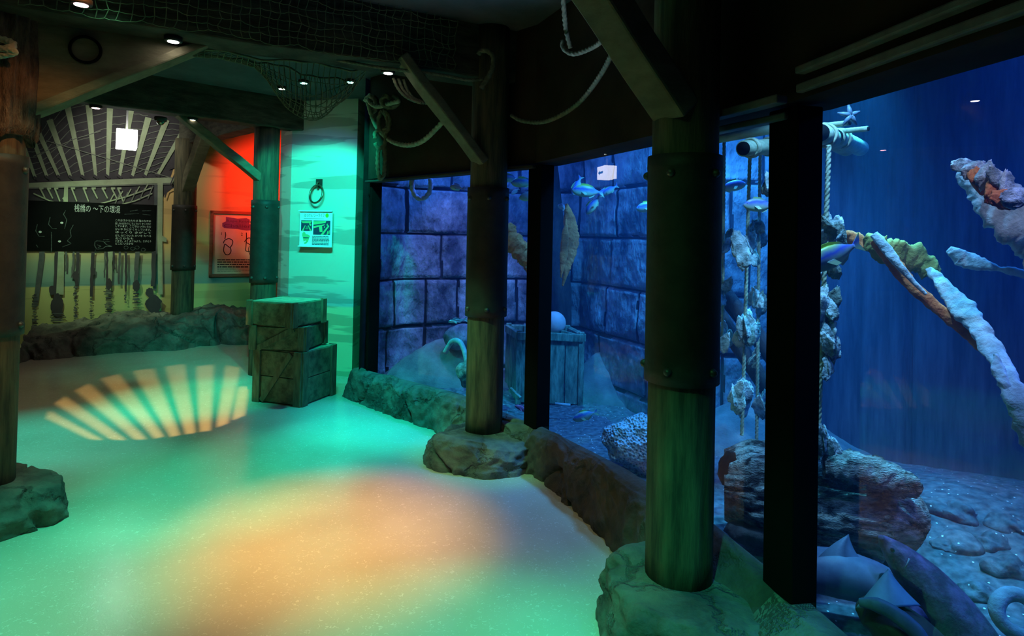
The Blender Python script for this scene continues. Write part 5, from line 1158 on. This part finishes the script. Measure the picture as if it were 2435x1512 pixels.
def addfin(t, a, b, tip, th, mat, name='dorsal_fin', bow=.12):
    n = 14; m = MB(); a, b, tip = V(a), V(b), V(tip); nn = (b - a).cross(tip - a).normalized(); vs = []; 
    for i in range(n + 1):
        u = i / n; w = 1 - u
        l = a.lerp(tip, u) + (b - a) * (-bow * math.sin(PI * u) * .6 + 0.0); r = b.lerp(tip, u) - (b - a) * (bow * 1.6 * math.sin(PI * u))
        c = (l + r) / 2; q = th * (w * .9 + .08)
        vs += [l, c - nn * q, r, c + nn * q]
    fs = [(4 * i + k, 4 * i + (k + 1) % 4, 4 * i + 4 + (k + 1) % 4, 4 * i + 4 + k) for i in range(n) for k in range(4)] + [(3, 2, 1, 0), tuple(4 * n + k for k in range(4))]
    m.add(vs, fs, 0, True); return m.build(name, M[mat], t)
d1 = 2.32
s1 = shark('big shark pointing its snout toward the log, lying nearest the glass', [D(2094, 1276, d1), D(2108, 1292, d1), D(2140, 1325, d1 - .02), D(2190, 1380, d1 - .05), D(2250, 1450, d1 - .1), D(2310, 1530, d1 - .16), D(2350, 1600, d1 - .2), D(2390, 1700, d1 - .3)], [.010, .032, .062, .092, .106, .108, .10, .085], 'shark', [], 1, eye=(D(2122, 1308, d1 - .052), .008))
addfin(s1, D(2165, 1425, 2.2), D(2215, 1480, 2.14), D(2130, 1540, 2.0), .01, 'shark', 'pectoral_fin')
m = MB(); P_ = [D(x, y, 2.2) for x, y in ((2162, 1328), (2158, 1340), (2152, 1350))]; m.tube(P_, .0025, 6); m.build('gill_scar', M['kelp_w'], s1)
s2 = shark('blue grey shark with a pointed back fin lying behind the other two', [D(1840, 1350, 2.5), D(1900, 1352, 2.48), D(1990, 1362, 2.44), D(2080, 1388, 2.4), D(2160, 1425, 2.36), D(2240, 1470, 2.34)], [.06, .085, .098, .09, .07, .045], 'shark_pale', [], 2, .9)
addfin(s2, D(1940, 1330, 2.42), D(2085, 1372, 2.40), D(2018, 1270, 2.43), .022, 'shark_pale', bow=.06)
s3 = shark('pale finned shark with brown flank resting closest to the sill', [D(2036, 1442, 2.06), D(2058, 1450, 2.05), D(2100, 1470, 2.02), D(2160, 1520, 1.97), D(2230, 1590, 1.92), D(2290, 1680, 1.86)], [.012, .05, .075, .09, .09, .08], 'shark_b', [], 3, .95)
addfin(s3, D(2034, 1446, 2.0), D(2190, 1440, 1.97), D(2112, 1352, 2.03), .03, 'shark_fin', bow=.02)
plank([D(2044, 1432, 1.98), D(2085, 1438, 1.95), D(2130, 1462, 1.92), D(2180, 1505, 1.88), D(2215, 1560, 1.84)], [.012, .022, .024, .024, .02], .016, 'pale blue stripe of skin', 'shark_pale', 'back_ridge', jag=.05, seed=4, parent=s3)
# pale ring of dead coral in the corner and lumps
rc = D(2425, 1462, 2.05)
m = MB(); m.tube([rc + V((math.cos(q) * .075, .03 * math.sin(q), math.sin(q) * .05)) for q in [2 * PI * k / 30 for k in range(31)]], .024, 14, caps=False, fn=lambda a, L_, i: 1 + .2 * noise.noise(V((math.cos(a), math.sin(a), L_ * 14))))
m.build('coral_ring', M['kelp_w'], label='pale hollow ring of coral in the corner of the gravel', cat='coral')
random.seed(77)
for k in range(7):
    px, py = [(2235, 1232), (2292, 1255), (2345, 1300), (2262, 1300), (2395, 1352), (2350, 1388), (2415, 1285)][k]
    p = Zp(px, py, .10); rockobj(V((p.x, p.y, bedz(p.x, p.y) - .005)), (.08 + .03 * random.random(), .07, .035), ['low blue rubble lump nearest the log', 'second low rubble lump out from the log', 'rubble lump in the middle of the blue slope', 'flat rubble lump just above the big shark', 'rubble lump far down the blue slope', 'rubble lump next to the back of the big shark', 'rubble lump at the far side by the picture edge'][k], k + 40, 'gravel', 'rubble_lump', 'rock', .7)

# ------------------------------------------------------------------ the water
def water_mat():
    m, t, N, L, P = nt('blue water'); N.remove(P); sc_ = N.new('ShaderNodeVolumePrincipled')
    sc_.inputs['Color'].default_value = (.12, .42, 1, 1); sc_.inputs['Density'].default_value = WDENS; sc_.inputs['Absorption Color'].default_value = (.1, .5, 1, 1); sc_.inputs['Anisotropy'].default_value = .3
    L.new(sc_.outputs[0], N['Material Output'].inputs['Volume']); return m
m = MB()
wp = [L0 + V((.03, .02, 0)), M1 + V((.03, .0, 0)), M2 + V((.03, 0, 0)), M3 + V((.03, 0, 0)), V((1.65, -1.55, 0)), V((4.55, -1.55, 0)), V((4.85, .5, 0)), V((4.55, 2.5, 0)), V((3.2, 3.5, 0)), V((2.2, 4.7, 0)), V((1.2, 5.1, 0)), V((.7, 6.0, 0)), V((0, 6.3, 0)), V((-1.1, 5.9, 0))]
m.prism(wp, .0, 2.75); m.build('water', water_mat(), label='deep blue water filling the tank behind the glass', cat='water', kind='stuff')
